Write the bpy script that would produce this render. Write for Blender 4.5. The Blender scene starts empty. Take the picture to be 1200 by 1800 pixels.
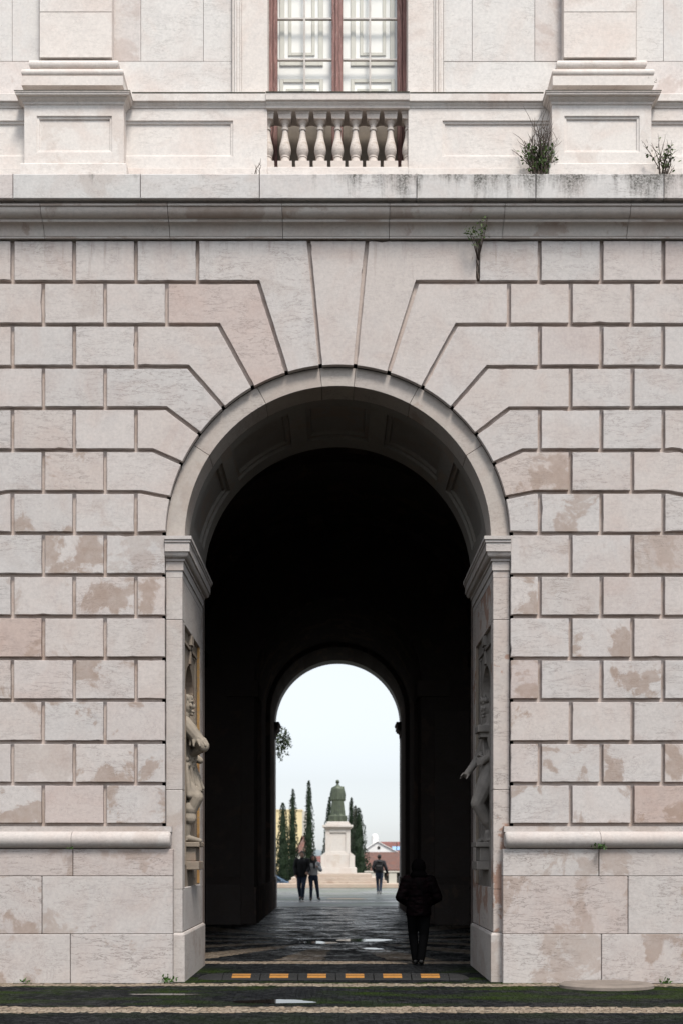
import bpy, bmesh, math, random
from mathutils import Vector, Matrix
R = math.radians
random.seed(7)
scene = bpy.context.scene
C = scene.collection

# ------------------------------------------------------------------ camera
D0 = 14.0            # metres from the camera to the facade plane (y = 0)
F = 1858.0           # focal length in photo pixels
VX, HZ = 593.5, 1504.0
EYE = 1.68
S0 = F / D0          # px per metre on the facade plane
cam = bpy.data.cameras.new('camera')
camo = bpy.data.objects.new('camera', cam); C.objects.link(camo)
camo.location = (0, -D0, EYE); camo.rotation_euler = (R(90), 0, 0)
cam.sensor_fit = 'VERTICAL'; cam.sensor_height = 36.0
cam.lens = 36.0 * F / 1800.0
cam.shift_x = (600 - VX) / 1800.0
cam.shift_y = (HZ - 900) / 1800.0
cam.clip_start = 0.1; cam.clip_end = 6000
cam.dof.use_dof = True; cam.dof.focus_distance = D0 + 0.1; cam.dof.aperture_fstop = 1.6
scene.camera = camo

# ------------------------------------------------------------------ sky, sun, exposure
SUN_EL, SUN_AZ = R(58), R(159)
world = bpy.data.worlds.new('World'); scene.world = world; world.use_nodes = True
wn = world.node_tree.nodes; wl = world.node_tree.links; wn.clear()
sky = wn.new('ShaderNodeTexSky'); sky.sky_type = 'NISHITA'; sky.sun_disc = False
sky.sun_elevation = SUN_EL; sky.sun_rotation = SUN_AZ; sky.air_density = 1.0; sky.dust_density = 0.4; sky.ozone_density = 1.0
hs = wn.new('ShaderNodeHueSaturation'); hs.inputs['Saturation'].default_value = 0.13
bg = wn.new('ShaderNodeBackground'); bg.inputs['Strength'].default_value = 0.085
wo = wn.new('ShaderNodeOutputWorld')
# an overcast sky is dimmer towards the horizon than overhead
tcw = wn.new('ShaderNodeTexCoord'); sx = wn.new('ShaderNodeSeparateXYZ'); mr = wn.new('ShaderNodeMapRange'); mu = wn.new('ShaderNodeVectorMath')
mr.inputs[1].default_value = 0.0; mr.inputs[2].default_value = 0.9; mr.inputs[3].default_value = 0.445; mr.inputs[4].default_value = 1.7
mu.operation = 'SCALE'
wl.new(tcw.outputs['Generated'], sx.inputs[0]); wl.new(sx.outputs[2], mr.inputs[0])
wl.new(sky.outputs[0], hs.inputs['Color']); tint = wn.new('ShaderNodeVectorMath'); tint.operation = 'MULTIPLY'; tint.inputs[1].default_value = (.96, 1.0, 1.035)
wl.new(hs.outputs[0], tint.inputs[0]); wl.new(tint.outputs[0], mu.inputs[0]); wl.new(mr.outputs[0], mu.inputs['Scale']); wl.new(mu.outputs[0], bg.inputs['Color']); wl.new(bg.outputs[0], wo.inputs['Surface'])
sun = bpy.data.lights.new('sun', 'SUN'); sun.energy = 1.5; sun.angle = R(16); sun.color = (1.0, 0.94, 0.86)
suno = bpy.data.objects.new('sun', sun); C.objects.link(suno)
sdir = Vector((math.sin(SUN_AZ) * math.cos(SUN_EL), math.cos(SUN_AZ) * math.cos(SUN_EL), math.sin(SUN_EL)))
suno.rotation_euler = (-sdir).to_track_quat('-Z', 'Y').to_euler()
suno.location = sdir * 40
scene.view_settings.view_transform = 'Standard'; scene.view_settings.look = 'None'
scene.view_settings.exposure = 1.52; scene.view_settings.gamma = 1.0
scene.render.engine = 'CYCLES'
cy = scene.cycles
cy.max_bounces = 8; cy.diffuse_bounces = 6; cy.glossy_bounces = 3; cy.transmission_bounces = 4; cy.transparent_max_bounces = 6
cy.use_denoising = True; cy.sample_clamp_indirect = 4.0
cy.caustics_reflective = False; cy.caustics_refractive = False

# ------------------------------------------------------------------ helpers
def X(px, d=D0): return (px - VX) * d / F
def Z(py, d=D0): return EYE + (HZ - py) * d / F

def tag(o, label=None, cat=None, group=None, kind=None):
    if label: o['label'] = label
    if cat: o['category'] = cat
    if group: o['group'] = group
    if kind: o['kind'] = kind
    return o

def thing(name, label, cat, loc=(0, 0, 0), rz=0, group=None):
    o = bpy.data.objects.new(name, None); C.objects.link(o)
    o.location = loc; o.rotation_euler = (0, 0, rz); o.empty_display_size = 0.2
    return tag(o, label, cat, group)

class MB:
    def __init__(s): s.v = []; s.f = []; s.m = []
    def add(s, vs, fs, mi=0):
        b = len(s.v); s.v += [tuple(v) for v in vs]
        s.f += [tuple(b + i for i in f) for f in fs]; s.m += [mi] * len(fs)
        return s
    def box(s, x0, x1, y0, y1, z0, z1, mi=0):
        return s.add([(x0,y0,z0),(x1,y0,z0),(x1,y1,z0),(x0,y1,z0),(x0,y0,z1),(x1,y0,z1),(x1,y1,z1),(x0,y1,z1)],
                     [(0,3,2,1),(4,5,6,7),(0,1,5,4),(1,2,6,5),(2,3,7,6),(3,0,4,7)], mi)
    def prism(s, poly, y0, y1, mi=0):
        """poly: (x, z) points, extruded from y0 (front) to y1"""
        n = len(poly)
        a = sum(poly[i][0]*poly[(i+1)%n][1]-poly[(i+1)%n][0]*poly[i][1] for i in range(n))
        if a < 0: poly = poly[::-1]
        vs = [(x, y0, z) for x, z in poly] + [(x, y1, z) for x, z in poly]
        fs = [tuple(range(n)), tuple(range(2*n-1, n-1, -1))]
        fs += [(i, i+n, (i+1) % n + n, (i+1) % n) for i in range(n)]
        return s.add(vs, fs, mi)
    def prismz(s, poly, z0, z1, mi=0):
        n = len(poly)
        a = sum(poly[i][0]*poly[(i+1)%n][1]-poly[(i+1)%n][0]*poly[i][1] for i in range(n))
        if a < 0: poly = poly[::-1]
        vs = [(x, y, z0) for x, y in poly] + [(x, y, z1) for x, y in poly]
        fs = [tuple(range(n-1, -1, -1)), tuple(range(n, 2*n))]
        fs += [(i, (i+1) % n, (i+1) % n + n, i+n) for i in range(n)]
        return s.add(vs, fs, mi)
    def panel(s, x0, x1, z0, z1, yF, yB, hole, steps, mi=0):
        p0, p1, q0, q1 = hole
        R_ = [(x0, x1, z0, z1, yB), (x0, x1, z0, z1, yF), (p0, p1, q0, q1, yF)]
        R_ += [(p0+i, p1-i, q0+i, q1-i, yF+d) for i, d in steps]
        vs = []; fs = []
        for a, b, c, d, y in R_: vs += [(a, y, c), (b, y, c), (b, y, d), (a, y, d)]
        for k in range(len(R_)-1):
            for j in range(4): fs.append((4*k+j, 4*k+(j+1) % 4, 4*k+4+(j+1) % 4, 4*k+4+j))
        m = 4*(len(R_)-1); fs += [(m, m+1, m+2, m+3), (3, 2, 1, 0)]
        return s.add(vs, fs, mi)
    def ellcone(s, z0, rx0, ry0, z1, rx1, ry1, y0=0, y1=0, seg=20):
        vs = []
        for z, rx, ry, y in ((z0, rx0, ry0, y0), (z1, rx1, ry1, y1)):
            vs += [(rx*math.cos(2*math.pi*j/seg), y + ry*math.sin(2*math.pi*j/seg), z) for j in range(seg)]
        fs = [(j, (j+1) % seg, seg+(j+1) % seg, seg+j) for j in range(seg)] + [tuple(range(seg-1, -1, -1)), tuple(range(seg, 2*seg))]
        return s.add(vs, fs)
    def sweep(s, path, prof, closed=False, cap=True, mi=0):
        """path: plan points (x, y); prof: (out, z) with out to the RIGHT of the path direction, mitred"""
        n = len(path); nrm = []
        for i in range(n):
            ds = []
            if i > 0 or closed:
                a, b = path[i-1], path[i]; ds.append(Vector((b[0]-a[0], b[1]-a[1])).normalized())
            if i < n-1 or closed:
                a, b = path[i], path[(i+1) % n]; ds.append(Vector((b[0]-a[0], b[1]-a[1])).normalized())
            ns = [Vector((d.y, -d.x)) for d in ds]
            if len(ns) == 1: nrm.append(ns[0])
            else:
                m = ns[0] + ns[1]; nrm.append(m / max(0.2, m.dot(ns[0])))
        k = len(prof); vs = []
        for i in range(n):
            for o, z in prof:
                vs.append((path[i][0] + nrm[i].x*o, path[i][1] + nrm[i].y*o, z))
        fs = []
        for i in range(n if closed else n-1):
            a, b = i*k, ((i+1) % n)*k
            for j in range(k-1): fs.append((a+j, b+j, b+j+1, a+j+1))
        if cap and not closed:
            fs.append(tuple(range(k-1, -1, -1))); fs.append(tuple(range((n-1)*k, n*k)))
        return s.add(vs, fs, mi)
    def lathe(s, prof, cx, cy, seg=24, sq=None, mi=0, top=True):
        k = len(prof); vs = []; fs = []
        for r, z in prof:
            for j in range(seg):
                a = 2*math.pi*j/seg; vs.append((cx + r*math.cos(a), cy + r*math.sin(a), z))
        for i in range(k-1):
            for j in range(seg):
                j2 = (j+1) % seg; fs.append((i*seg+j, i*seg+j2, (i+1)*seg+j2, (i+1)*seg+j))
        if top:
            fs.append(tuple(range(seg-1, -1, -1))); fs.append(tuple((k-1)*seg+j for j in range(seg)))
        return s.add(vs, fs, mi)
    def tube(s, pts, rad, seg=6, mi=0):
        pts = [Vector(p) for p in pts]; n = len(pts)
        if not hasattr(rad, '__len__'): rad = [rad]*n
        vs = []; fs = []
        for i, p in enumerate(pts):
            d = (pts[min(i+1, n-1)] - pts[max(i-1, 0)]).normalized()
            u = d.orthogonal().normalized(); w = d.cross(u)
            if i and pu.dot(u) != 0:
                u = (pu - d*pu.dot(d)).normalized(); w = d.cross(u)
            pu = u
            for j in range(seg):
                a = 2*math.pi*j/seg; vs.append(p + (u*math.cos(a) + w*math.sin(a))*rad[i])
        for i in range(n-1):
            for j in range(seg):
                j2 = (j+1) % seg; fs.append((i*seg+j, i*seg+j2, (i+1)*seg+j2, (i+1)*seg+j))
        fs.append(tuple(range(seg-1, -1, -1))); fs.append(tuple((n-1)*seg+j for j in range(seg)))
        return s.add(vs, fs, mi)
    def ball(s, c, r, seg=14, rings=9, rot=None, mi=0):
        if not hasattr(r, '__len__'): r = (r, r, r)
        c = Vector(c); vs = [Vector((0, 0, -1))]; fs = []
        for i in range(1, rings):
            t = math.pi*i/rings
            for j in range(seg):
                a = 2*math.pi*j/seg; vs.append(Vector((math.sin(t)*math.cos(a), math.sin(t)*math.sin(a), -math.cos(t))))
        vs.append(Vector((0, 0, 1)))
        vs = [Vector((v.x*r[0], v.y*r[1], v.z*r[2])) for v in vs]
        if rot is not None: vs = [rot @ v for v in vs]
        vs = [v + c for v in vs]
        for j in range(seg):
            j2 = (j+1) % seg
            fs.append((0, 1+j2, 1+j)); fs.append((len(vs)-1, 1+(rings-2)*seg+j, 1+(rings-2)*seg+j2))
            for i in range(rings-2): fs.append((1+i*seg+j, 1+i*seg+j2, 1+(i+1)*seg+j2, 1+(i+1)*seg+j))
        return s.add(vs, fs, mi)
    def cap(s, a, ra, b, rb):
        """tapered capsule for sculpted (voxel-joined) bodies"""
        a, b = Vector(a), Vector(b)
        s.ball(a, ra, 12, 8); s.ball(b, rb, 12, 8)
        if (b-a).length > 1e-4: s.tube([a, b], [ra, rb], 12)
        return s
    def chain(s, pts, rads):
        for i in range(len(pts)-1): s.cap(pts[i], rads[i], pts[i+1], rads[i+1])
        return s
    def leaf(s, p, size, up=None, spread=1.0, mi=0):
        p = Vector(p)
        n = Vector((random.gauss(0,1), random.gauss(0,1), random.gauss(0,1)))
        if up is not None: n = n*spread + Vector(up)
        n.normalize(); u = n; w = u.orthogonal().normalized()
        w = Matrix.Rotation(random.uniform(0, 6.28), 3, u) @ w
        a = size*random.uniform(.6, 1.3); b = a*random.uniform(.35, .6)
        return s.add([p, p + u*a*.5 + w*b*.5, p + u*a, p + u*a*.5 - w*b*.5], [(0, 1, 2, 3)], mi)
    def mesh(s, name):
        me = bpy.data.meshes.new(name); me.from_pydata(s.v, [], s.f); me.update()
        me.polygons.foreach_set('material_index', s.m)
        return me
    def build(s, name, mats, parent=None, smooth=False, bevel=0, bseg=1, angle=None):
        me = s.mesh(name)
        for m in (mats if isinstance(mats, (list, tuple)) else [mats]): me.materials.append(m)
        o = bpy.data.objects.new(name, me); C.objects.link(o)
        if parent: o.parent = parent
        if smooth or angle:
            for p in me.polygons: p.use_smooth = True
            if angle:
                me.set_sharp_from_angle(angle=R(angle))
        if bevel:
            b = o.modifiers.new('bevel', 'BEVEL'); b.width = bevel; b.segments = bseg; b.limit_method = 'ANGLE'; b.angle_limit = R(35)
        return o
    def sculpt(s, name, mat, parent=None, voxel=0.02, smooth=4, post=None):
        """join everything into ONE continuous surface"""
        me = s.mesh(name); o = bpy.data.objects.new(name, me); C.objects.link(o)
        r = o.modifiers.new('r', 'REMESH'); r.mode = 'VOXEL'; r.voxel_size = voxel
        sm = o.modifiers.new('s', 'SMOOTH'); sm.iterations = smooth; sm.factor = 0.5
        dg = bpy.context.evaluated_depsgraph_get()
        me2 = bpy.data.meshes.new_from_object(o.evaluated_get(dg)); me2.name = name
        o.modifiers.clear(); o.data = me2; bpy.data.meshes.remove(me)
        me2.materials.clear(); me2.materials.append(mat)
        if post:
            for v in me2.vertices: v.co = post(v.co)
        for p in me2.polygons: p.use_smooth = True
        if parent: o.parent = parent
        return o

# ---- node helpers
class NT:
    def __init__(s, name):
        s.mat = bpy.data.materials.new(name); s.mat.use_nodes = True
        s.t = s.mat.node_tree; s.t.nodes.clear()
        s.out = s.t.nodes.new('ShaderNodeOutputMaterial')
        s.tc = s.t.nodes.new('ShaderNodeTexCoord'); s.geo = s.t.nodes.new('ShaderNodeNewGeometry')
    def put(s, sock, v):
        if v is None: return
        if isinstance(v, bpy.types.NodeSocket): s.t.links.new(v, sock)
        else:
            if sock.type == 'RGBA' and hasattr(v, '__len__') and len(v) == 3: v = (*v, 1)
            sock.default_value = v
    def n(s, typ, ins=None, **props):
        nd = s.t.nodes.new(typ)
        for k, v in props.items(): setattr(nd, k, v)
        for k, v in (ins or {}).items(): s.put(nd.inputs[k], v)
        return nd
    def math(s, op, a, b=None, c=None, clamp=False):
        nd = s.n('ShaderNodeMath', {0: a}, operation=op, use_clamp=clamp)
        if b is not None: s.put(nd.inputs[1], b)
        if c is not None: s.put(nd.inputs[2], c)
        return nd.outputs[0]
    def vmath(s, op, a, b):
        return s.n('ShaderNodeVectorMath', {0: a, 1: b}, operation=op).outputs[0]
    def noise(s, vec, scale, detail=4, rough=.55, dist=0):
        return s.n('ShaderNodeTexNoise', {'Vector': vec, 'Scale': scale, 'Detail': detail, 'Roughness': rough, 'Distortion': dist}).outputs['Fac']
    def rng(s, v, a, b, c=0., d=1.):
        return s.n('ShaderNodeMapRange', {0: v, 1: a, 2: b, 3: c, 4: d}, clamp=True).outputs[0]
    def mix(s, f, a, b, blend='MIX'):
        nd = s.n('ShaderNodeMix', None, data_type='RGBA', blend_type=blend)
        s.put(nd.inputs[0], f); s.put(nd.inputs[6], a); s.put(nd.inputs[7], b)
        return nd.outputs[2]
    def ramp(s, f, stops):
        nd = s.n('ShaderNodeValToRGB', {0: f}); cr = nd.color_ramp
        if len(stops) == 1: stops = [(0., stops[0][1]), (1., stops[0][1])]
        while len(cr.elements) < len(stops): cr.elements.new(0.5)
        for e, (p, c) in zip(cr.elements, stops): e.position = p; e.color = (*c, 1)
        return nd.outputs[0]
    def sep(s, v): return s.n('ShaderNodeSeparateXYZ', {0: v}).outputs
    def comb(s, x, y, z): return s.n('ShaderNodeCombineXYZ', {0: x, 1: y, 2: z}).outputs[0]
    def bump(s, h, strength=.3, dist=.01):
        return s.n('ShaderNodeBump', {'Height': h, 'Strength': strength, 'Distance': dist}).outputs[0]
    def finish(s, col, rough=.7, metal=0, normal=None, spec=.5, **kw):
        b = s.n('ShaderNodeBsdfPrincipled')
        s.put(b.inputs['Base Color'], col); s.put(b.inputs['Roughness'], rough); s.put(b.inputs['Metallic'], metal)
        s.put(b.inputs['Specular IOR Level'], spec)
        if normal is not None: s.put(b.inputs['Normal'], normal)
        for k, v in kw.items(): s.put(b.inputs[k], v)
        s.t.links.new(b.outputs[0], s.out.inputs[0])
        return s.mat

def stone(name, cols, vein=.5, stain=.5, streak=0., rough=.78, bump=.25, stain_col=(.22, .15, .11), grain=1.0, per_island=True, spec=.35, gate=.12, zstain=False):
    t = NT(name)
    rnd = t.geo.outputs['Random Per Island'] if per_island else 0.37
    r2 = t.math('FRACT', t.math('MULTIPLY', rnd, 7.31)); r3 = t.math('FRACT', t.math('MULTIPLY', rnd, 13.77)); r4 = t.math('FRACT', t.math('MULTIPLY', rnd, 29.13))
    off = t.comb(t.math('MULTIPLY', rnd, 17.), t.math('MULTIPLY', r2, 31.), t.math('MULTIPLY', r3, 23.))
    v = t.vmath('ADD', t.tc.outputs['Object'], off)
    k = len(cols); base = t.ramp(r2, [((i + .5)/k, c) for i, c in enumerate(cols)])
    big = t.noise(v, 1.5, 5, .6, .8)
    base = t.mix(t.rng(big, .46, .72, 0, .55), base, t.mix(1., base, (.90, .80, .76), 'MULTIPLY'))
    cool = t.noise(t.vmath('ADD', v, (9., 4., 2.)), 2.6, 4, .6, .5)
    base = t.mix(t.rng(cool, .5, .75, 0, .5), base, t.mix(1., base, (.86, .87, .89), 'MULTIPLY'))
    fine = t.noise(v, 26, 6, .72)
    base = t.mix(1., base, t.ramp(fine, [(.25, (.83,)*3), (.75, (1.07, 1.06, 1.05))]), 'MULTIPLY')
    if zstain: base = t.mix(t.math('MULTIPLY', t.rng(r4, .80, .9, 0., .75), t.rng(t.sep(t.tc.outputs['Object'])[2], 6.2, 7.6, 1., .15)), base, t.mix(1., base, (.90, .82, .77), 'MULTIPLY'))
    # stylolite veins, mostly along the bed
    vz = t.n('ShaderNodeMapping', {'Vector': v, 'Scale': (1.2, 1.2, 6.)}).outputs[0]
    vn = t.noise(vz, 2.1, 9, .66, .5)
    ridge = t.rng(t.math('ABSOLUTE', t.math('SUBTRACT', vn, .5)), 0., .019, 1., 0.)
    vm = t.math('MULTIPLY', t.rng(t.noise(v, 1.9, 2), .38, .56), t.rng(r4, .15, .7, .35, 1.))
    vf = t.math('MULTIPLY', t.math('MULTIPLY', ridge, vm), vein)
    base = t.mix(vf, base, (.15, .125, .115))
    vn2 = t.noise(v, 5.5, 7, .7, 1.2)
    crack = t.rng(t.math('ABSOLUTE', t.math('SUBTRACT', vn2, .5)), 0., .012, 1., 0.)
    cm = t.math('MULTIPLY', t.rng(t.noise(t.vmath('ADD', v, (3., 8., 5.)), 2.4, 2), .44, .60), t.rng(r3, .25, .8, .1, 1.))
    base = t.mix(t.math('MULTIPLY', t.math('MULTIPLY', crack, cm), vein*.8), base, (.17, .14, .13))
    # brown iron stains with crisp ragged borders
    sn = t.noise(t.vmath('ADD', v, (5., 1., 7.)), 1.5, 7, .62, .35)
    sm = t.math('MULTIPLY', t.rng(sn, .535, .58), (t.math('MAXIMUM', t.rng(r3, .58, .68, gate, 1.), t.math('MULTIPLY', t.rng(t.sep(t.tc.outputs['Object'])[2], 3.5, 7.5, 1., 0.), t.rng(r3, .22, .34, 0., 1.))) if zstain else t.rng(r3, .58, .68, gate, 1.)) if per_island else 1.)
    if zstain: sm = t.math('MULTIPLY', sm, t.rng(t.sep(t.tc.outputs['Object'])[2], 6.6, 8.2, 1., .22))
    sf = t.math('MULTIPLY', t.math('MULTIPLY', sm, t.rng(t.noise(v, 7, 4), .2, .7, .55, 1.)), stain)
    base = t.mix(sf, base, t.mix(.72, base, stain_col))
    if zstain:     # run-off drips below the cornice
        O = t.tc.outputs['Object']; oz = t.sep(O)[2]
        dn = t.noise(t.n('ShaderNodeMapping', {'Vector': O, 'Scale': (7., 3., .5)}).outputs[0], 1.2, 6, .68, .3)
        dl = t.math('ADD', dn, t.math('MULTIPLY', t.math('SUBTRACT', oz, 9.85), .30))
        base = t.mix(t.math('MULTIPLY', t.rng(dl, .50, .66), .5), base, (.20, .15, .125))
    pit = t.rng(t.noise(v, 48, 2, .5), .74, .80)
    base = t.mix(t.math('MULTIPLY', pit, .55), base, (.10, .085, .075))
    if streak:
        O = t.tc.outputs['Object']; ox, oy, oz = t.sep(O)
        drip = t.noise(t.n('ShaderNodeMapping', {'Vector': O, 'Scale': (5.5, 3., .55)}).outputs[0], 1.0, 7, .68, .4)
        patch = t.noise(t.n('ShaderNodeMapping', {'Vector': O, 'Location': (3.1, 0, 0)}).outputs[0], 1.15, 3, .6)
        east = t.rng(ox, -2.2, 2.2, -.10, .07)
        low = t.math('MULTIPLY', t.math('SUBTRACT', oz, 10.40), .42)
        lvl = t.math('ADD', t.math('ADD', t.math('MULTIPLY', drip, .65), t.math('MULTIPLY', patch, .5)), t.math('ADD', east, low))
        spk = t.rng(t.noise(O, 34, 7, .8), .36, .60, .15, 1.)
        base = t.mix(t.math('MULTIPLY', t.math('MULTIPLY', t.rng(lvl, .58, .72), spk), streak, clamp=True), base, (.045, .042, .034))
    h = t.math('SUBTRACT', t.math('MULTIPLY', fine, .6*grain), t.math('ADD', vf, pit))
    return t.finish(base, rough, normal=t.bump(h, bump, .008), spec=spec)

def plain(name, col, rough=.7, metal=0, var=.18, scale=6., bump=0.15, spec=.5, col2=None, dist=.01):
    t = NT(name); v = t.tc.outputs['Object']
    n1 = t.noise(v, scale, 6, .65); c2 = col2 or tuple(c*(1-var*2) for c in col)
    c = t.mix(t.rng(n1, .3, .72), col, c2)
    n2 = t.noise(v, scale*9, 4, .6)
    return t.finish(c, rough, metal, t.bump(t.math('ADD', n1, n2), bump, dist) if bump else None, spec)

def leafmat(name, c1, c2, rough=.6):
    t = NT(name)
    r = t.geo.outputs['Random Per Island']
    c = t.mix(r, c1, c2)
    c = t.mix(t.rng(t.noise(t.tc.outputs['Object'], 1.7, 3), .35, .65), c, t.mix(1., c, (.55, .62, .5), 'MULTIPLY'))
    return t.finish(c, rough, spec=.3)

M = {}
W1, W2, W3, W4 = (.465, .432, .418), (.44, .415, .405), (.455, .408, .386), (.44, .375, .352)
M['block'] = stone('limestone_blocks', [W1, W2, W3, W1, W4, W2, W1, W3, W2], vein=.62, stain=1.0, zstain=True)
M['joint'] = stone('recessed_joint_stone', [(.47, .40, .365)], vein=.2, stain=.6, per_island=False)
M['dado'] = stone('limestone_dado', [(.43, .395, .38), (.44, .41, .395), (.42, .37, .35)], vein=.9, stain=.9, gate=.75)
M['trim'] = stone('limestone_trim', [(.43, .40, .385), (.42, .385, .365)], vein=.5, stain=.5)
M['pinktrim'] = stone('limestone_rust_stained', [(.43, .385, .36)], vein=.9, stain=1.9, per_island=False, stain_col=(.24, .12, .075))
M['ring'] = stone('limestone_archivolt', [(.38, .34, .31), (.37, .33, .305)], vein=.5, stain=.7, per_island=True)
M['ledge'] = stone('limestone_ledge', [(.50, .485, .475), (.51, .49, .48), (.50, .46, .445)], vein=.6, stain=.3, streak=1.0)
M['cornice'] = stone('limestone_cornice', [(.48, .435, .405), (.47, .43, .40)], vein=.25, stain=.8)
U1, U2, U3, U4 = (.60, .57, .545), (.61, .585, .565), (.60, .54, .515), (.545, .515, .495)
M['upper'] = stone('limestone_upper', [U1, U2, U4, U3, U2], vein=.35, stain=.65, stain_col=(.36, .27, .235))
M['upper_trim'] = stone('limestone_upper_trim', [(.635, .585, .55), (.64, .60, .57)], vein=.3, stain=.35, stain_col=(.36, .27, .22))
M['baluster'] = stone('weathered_baluster_stone', [(.58, .53, .49)], vein=.4, stain=1.0, per_island=False, stain_col=(.26, .19, .13))
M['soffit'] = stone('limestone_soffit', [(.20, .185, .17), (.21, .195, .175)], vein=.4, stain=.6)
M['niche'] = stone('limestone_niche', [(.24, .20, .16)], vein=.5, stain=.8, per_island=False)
M['ochre'] = stone('ochre_marble', [(.34, .20, .07)], vein=1.0, stain=1.2, per_island=False, stain_col=(.14, .07, .03))
M['dark'] = stone('passage_shade_stone', [(.085, .072, .067), (.10, .086, .08)], vein=.4, stain=.5, spec=0.)  # stone darkened to carry the deep shade of the passage interior
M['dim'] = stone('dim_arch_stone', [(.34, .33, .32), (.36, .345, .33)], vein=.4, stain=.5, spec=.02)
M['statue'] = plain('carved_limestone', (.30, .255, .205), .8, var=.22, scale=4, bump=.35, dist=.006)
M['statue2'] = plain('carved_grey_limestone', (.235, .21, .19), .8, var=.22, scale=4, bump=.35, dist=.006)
M['lichen'] = plain('black_lichen', (.03, .03, .022), .95, var=.3, scale=14, bump=.6, col2=(.075, .07, .045))
M['mortar'] = plain('shadowed_core', (.06, .05, .045), .95)
M['redwood'] = None
t = NT('peeling_red_paint'); v = t.n('ShaderNodeMapping', {'Vector': t.tc.outputs['Object'], 'Scale': (9., 9., .8)}).outputs[0]
n1 = t.noise(v, 4, 8, .75)
cc = t.mix(t.rng(n1, .40, .60), (.11, .05, .043), (.25, .125, .11)); cc = t.mix(t.rng(t.noise(v, 9, 5, .7), .56, .68), cc, (.36, .25, .22))
M['redwood'] = t.finish(cc, .75, normal=t.bump(n1, .4, .005))
M['white_paint'] = plain('white_paint', (.80, .79, .76), .5, var=.03, scale=3, bump=.05)
M['beige_paint'] = plain('beige_moulding_paint', (.54, .52, .455), .55, var=.06, scale=5, bump=.05)
M['muntin'] = plain('grey_glazing_bar', (.50, .46, .43), .6, var=.15, scale=12)
t = NT('window_glass')
gl = t.n('ShaderNodeBsdfGlossy', {'Color': (.9, .95, 1, 1), 'Roughness': .02}); tr = t.n('ShaderNodeBsdfTransparent', {'Color': (.98, .98, .97, 1)})
dt = t.n('ShaderNodeVectorMath', {0: t.geo.outputs['Normal'], 1: t.geo.outputs['Incoming']}, operation='DOT_PRODUCT').outputs['Value']
fr = t.math('MULTIPLY_ADD', t.math('POWER', t.math('SUBTRACT', 1., t.math('ABSOLUTE', dt)), 5.), .9, .05); mx = t.n('ShaderNodeMixShader', {0: fr, 1: tr.outputs[0], 2: gl.outputs[0]})
t.t.links.new(mx.outputs[0], t.out.inputs[0]); M['glass'] = t.mat
M['twig'] = plain('dry_twig', (.10, .075, .06), .9, var=.2, scale=20)
M['leafy'] = leafmat('shrub_leaf', (.045, .085, .018), (.09, .13, .035))
M['weed'] = leafmat('weed_leaf', (.03, .075, .012), (.06, .12, .02))
M['cypress'] = leafmat('cypress_needles', (.009, .022, .010), (.021, .039, .015))
M['cypress_dry'] = leafmat('cypress_dry_needles', (.05, .055, .04), (.10, .10, .085))
M['broad'] = leafmat('broad_leaf', (.035, .055, .022), (.065, .085, .035))
M['bark'] = plain('bark', (.07, .05, .038), .95, scale=8, bump=.6)
M['bronze'] = plain('green_bronze', (.085, .105, .066), .55, metal=.25, var=.2, scale=4, bump=.2, col2=(.045, .055, .042))
M['monument'] = stone('monument_marble', [(.63, .60, .57), (.61, .58, .55)], vein=.25, stain=.35, stain_col=(.40, .29, .2))
M['steps'] = stone('monument_steps_stone', [(.50, .41, .335), (.47, .40, .34)], vein=.5, stain=.6)
M['rubber'] = plain('black_rubber', (.009, .009, .0095), .65, var=.25, scale=30, bump=.3)
M['amber'] = plain('amber_reflector', (.34, .155, .035), .5, var=.12, scale=25, bump=.1)

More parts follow.
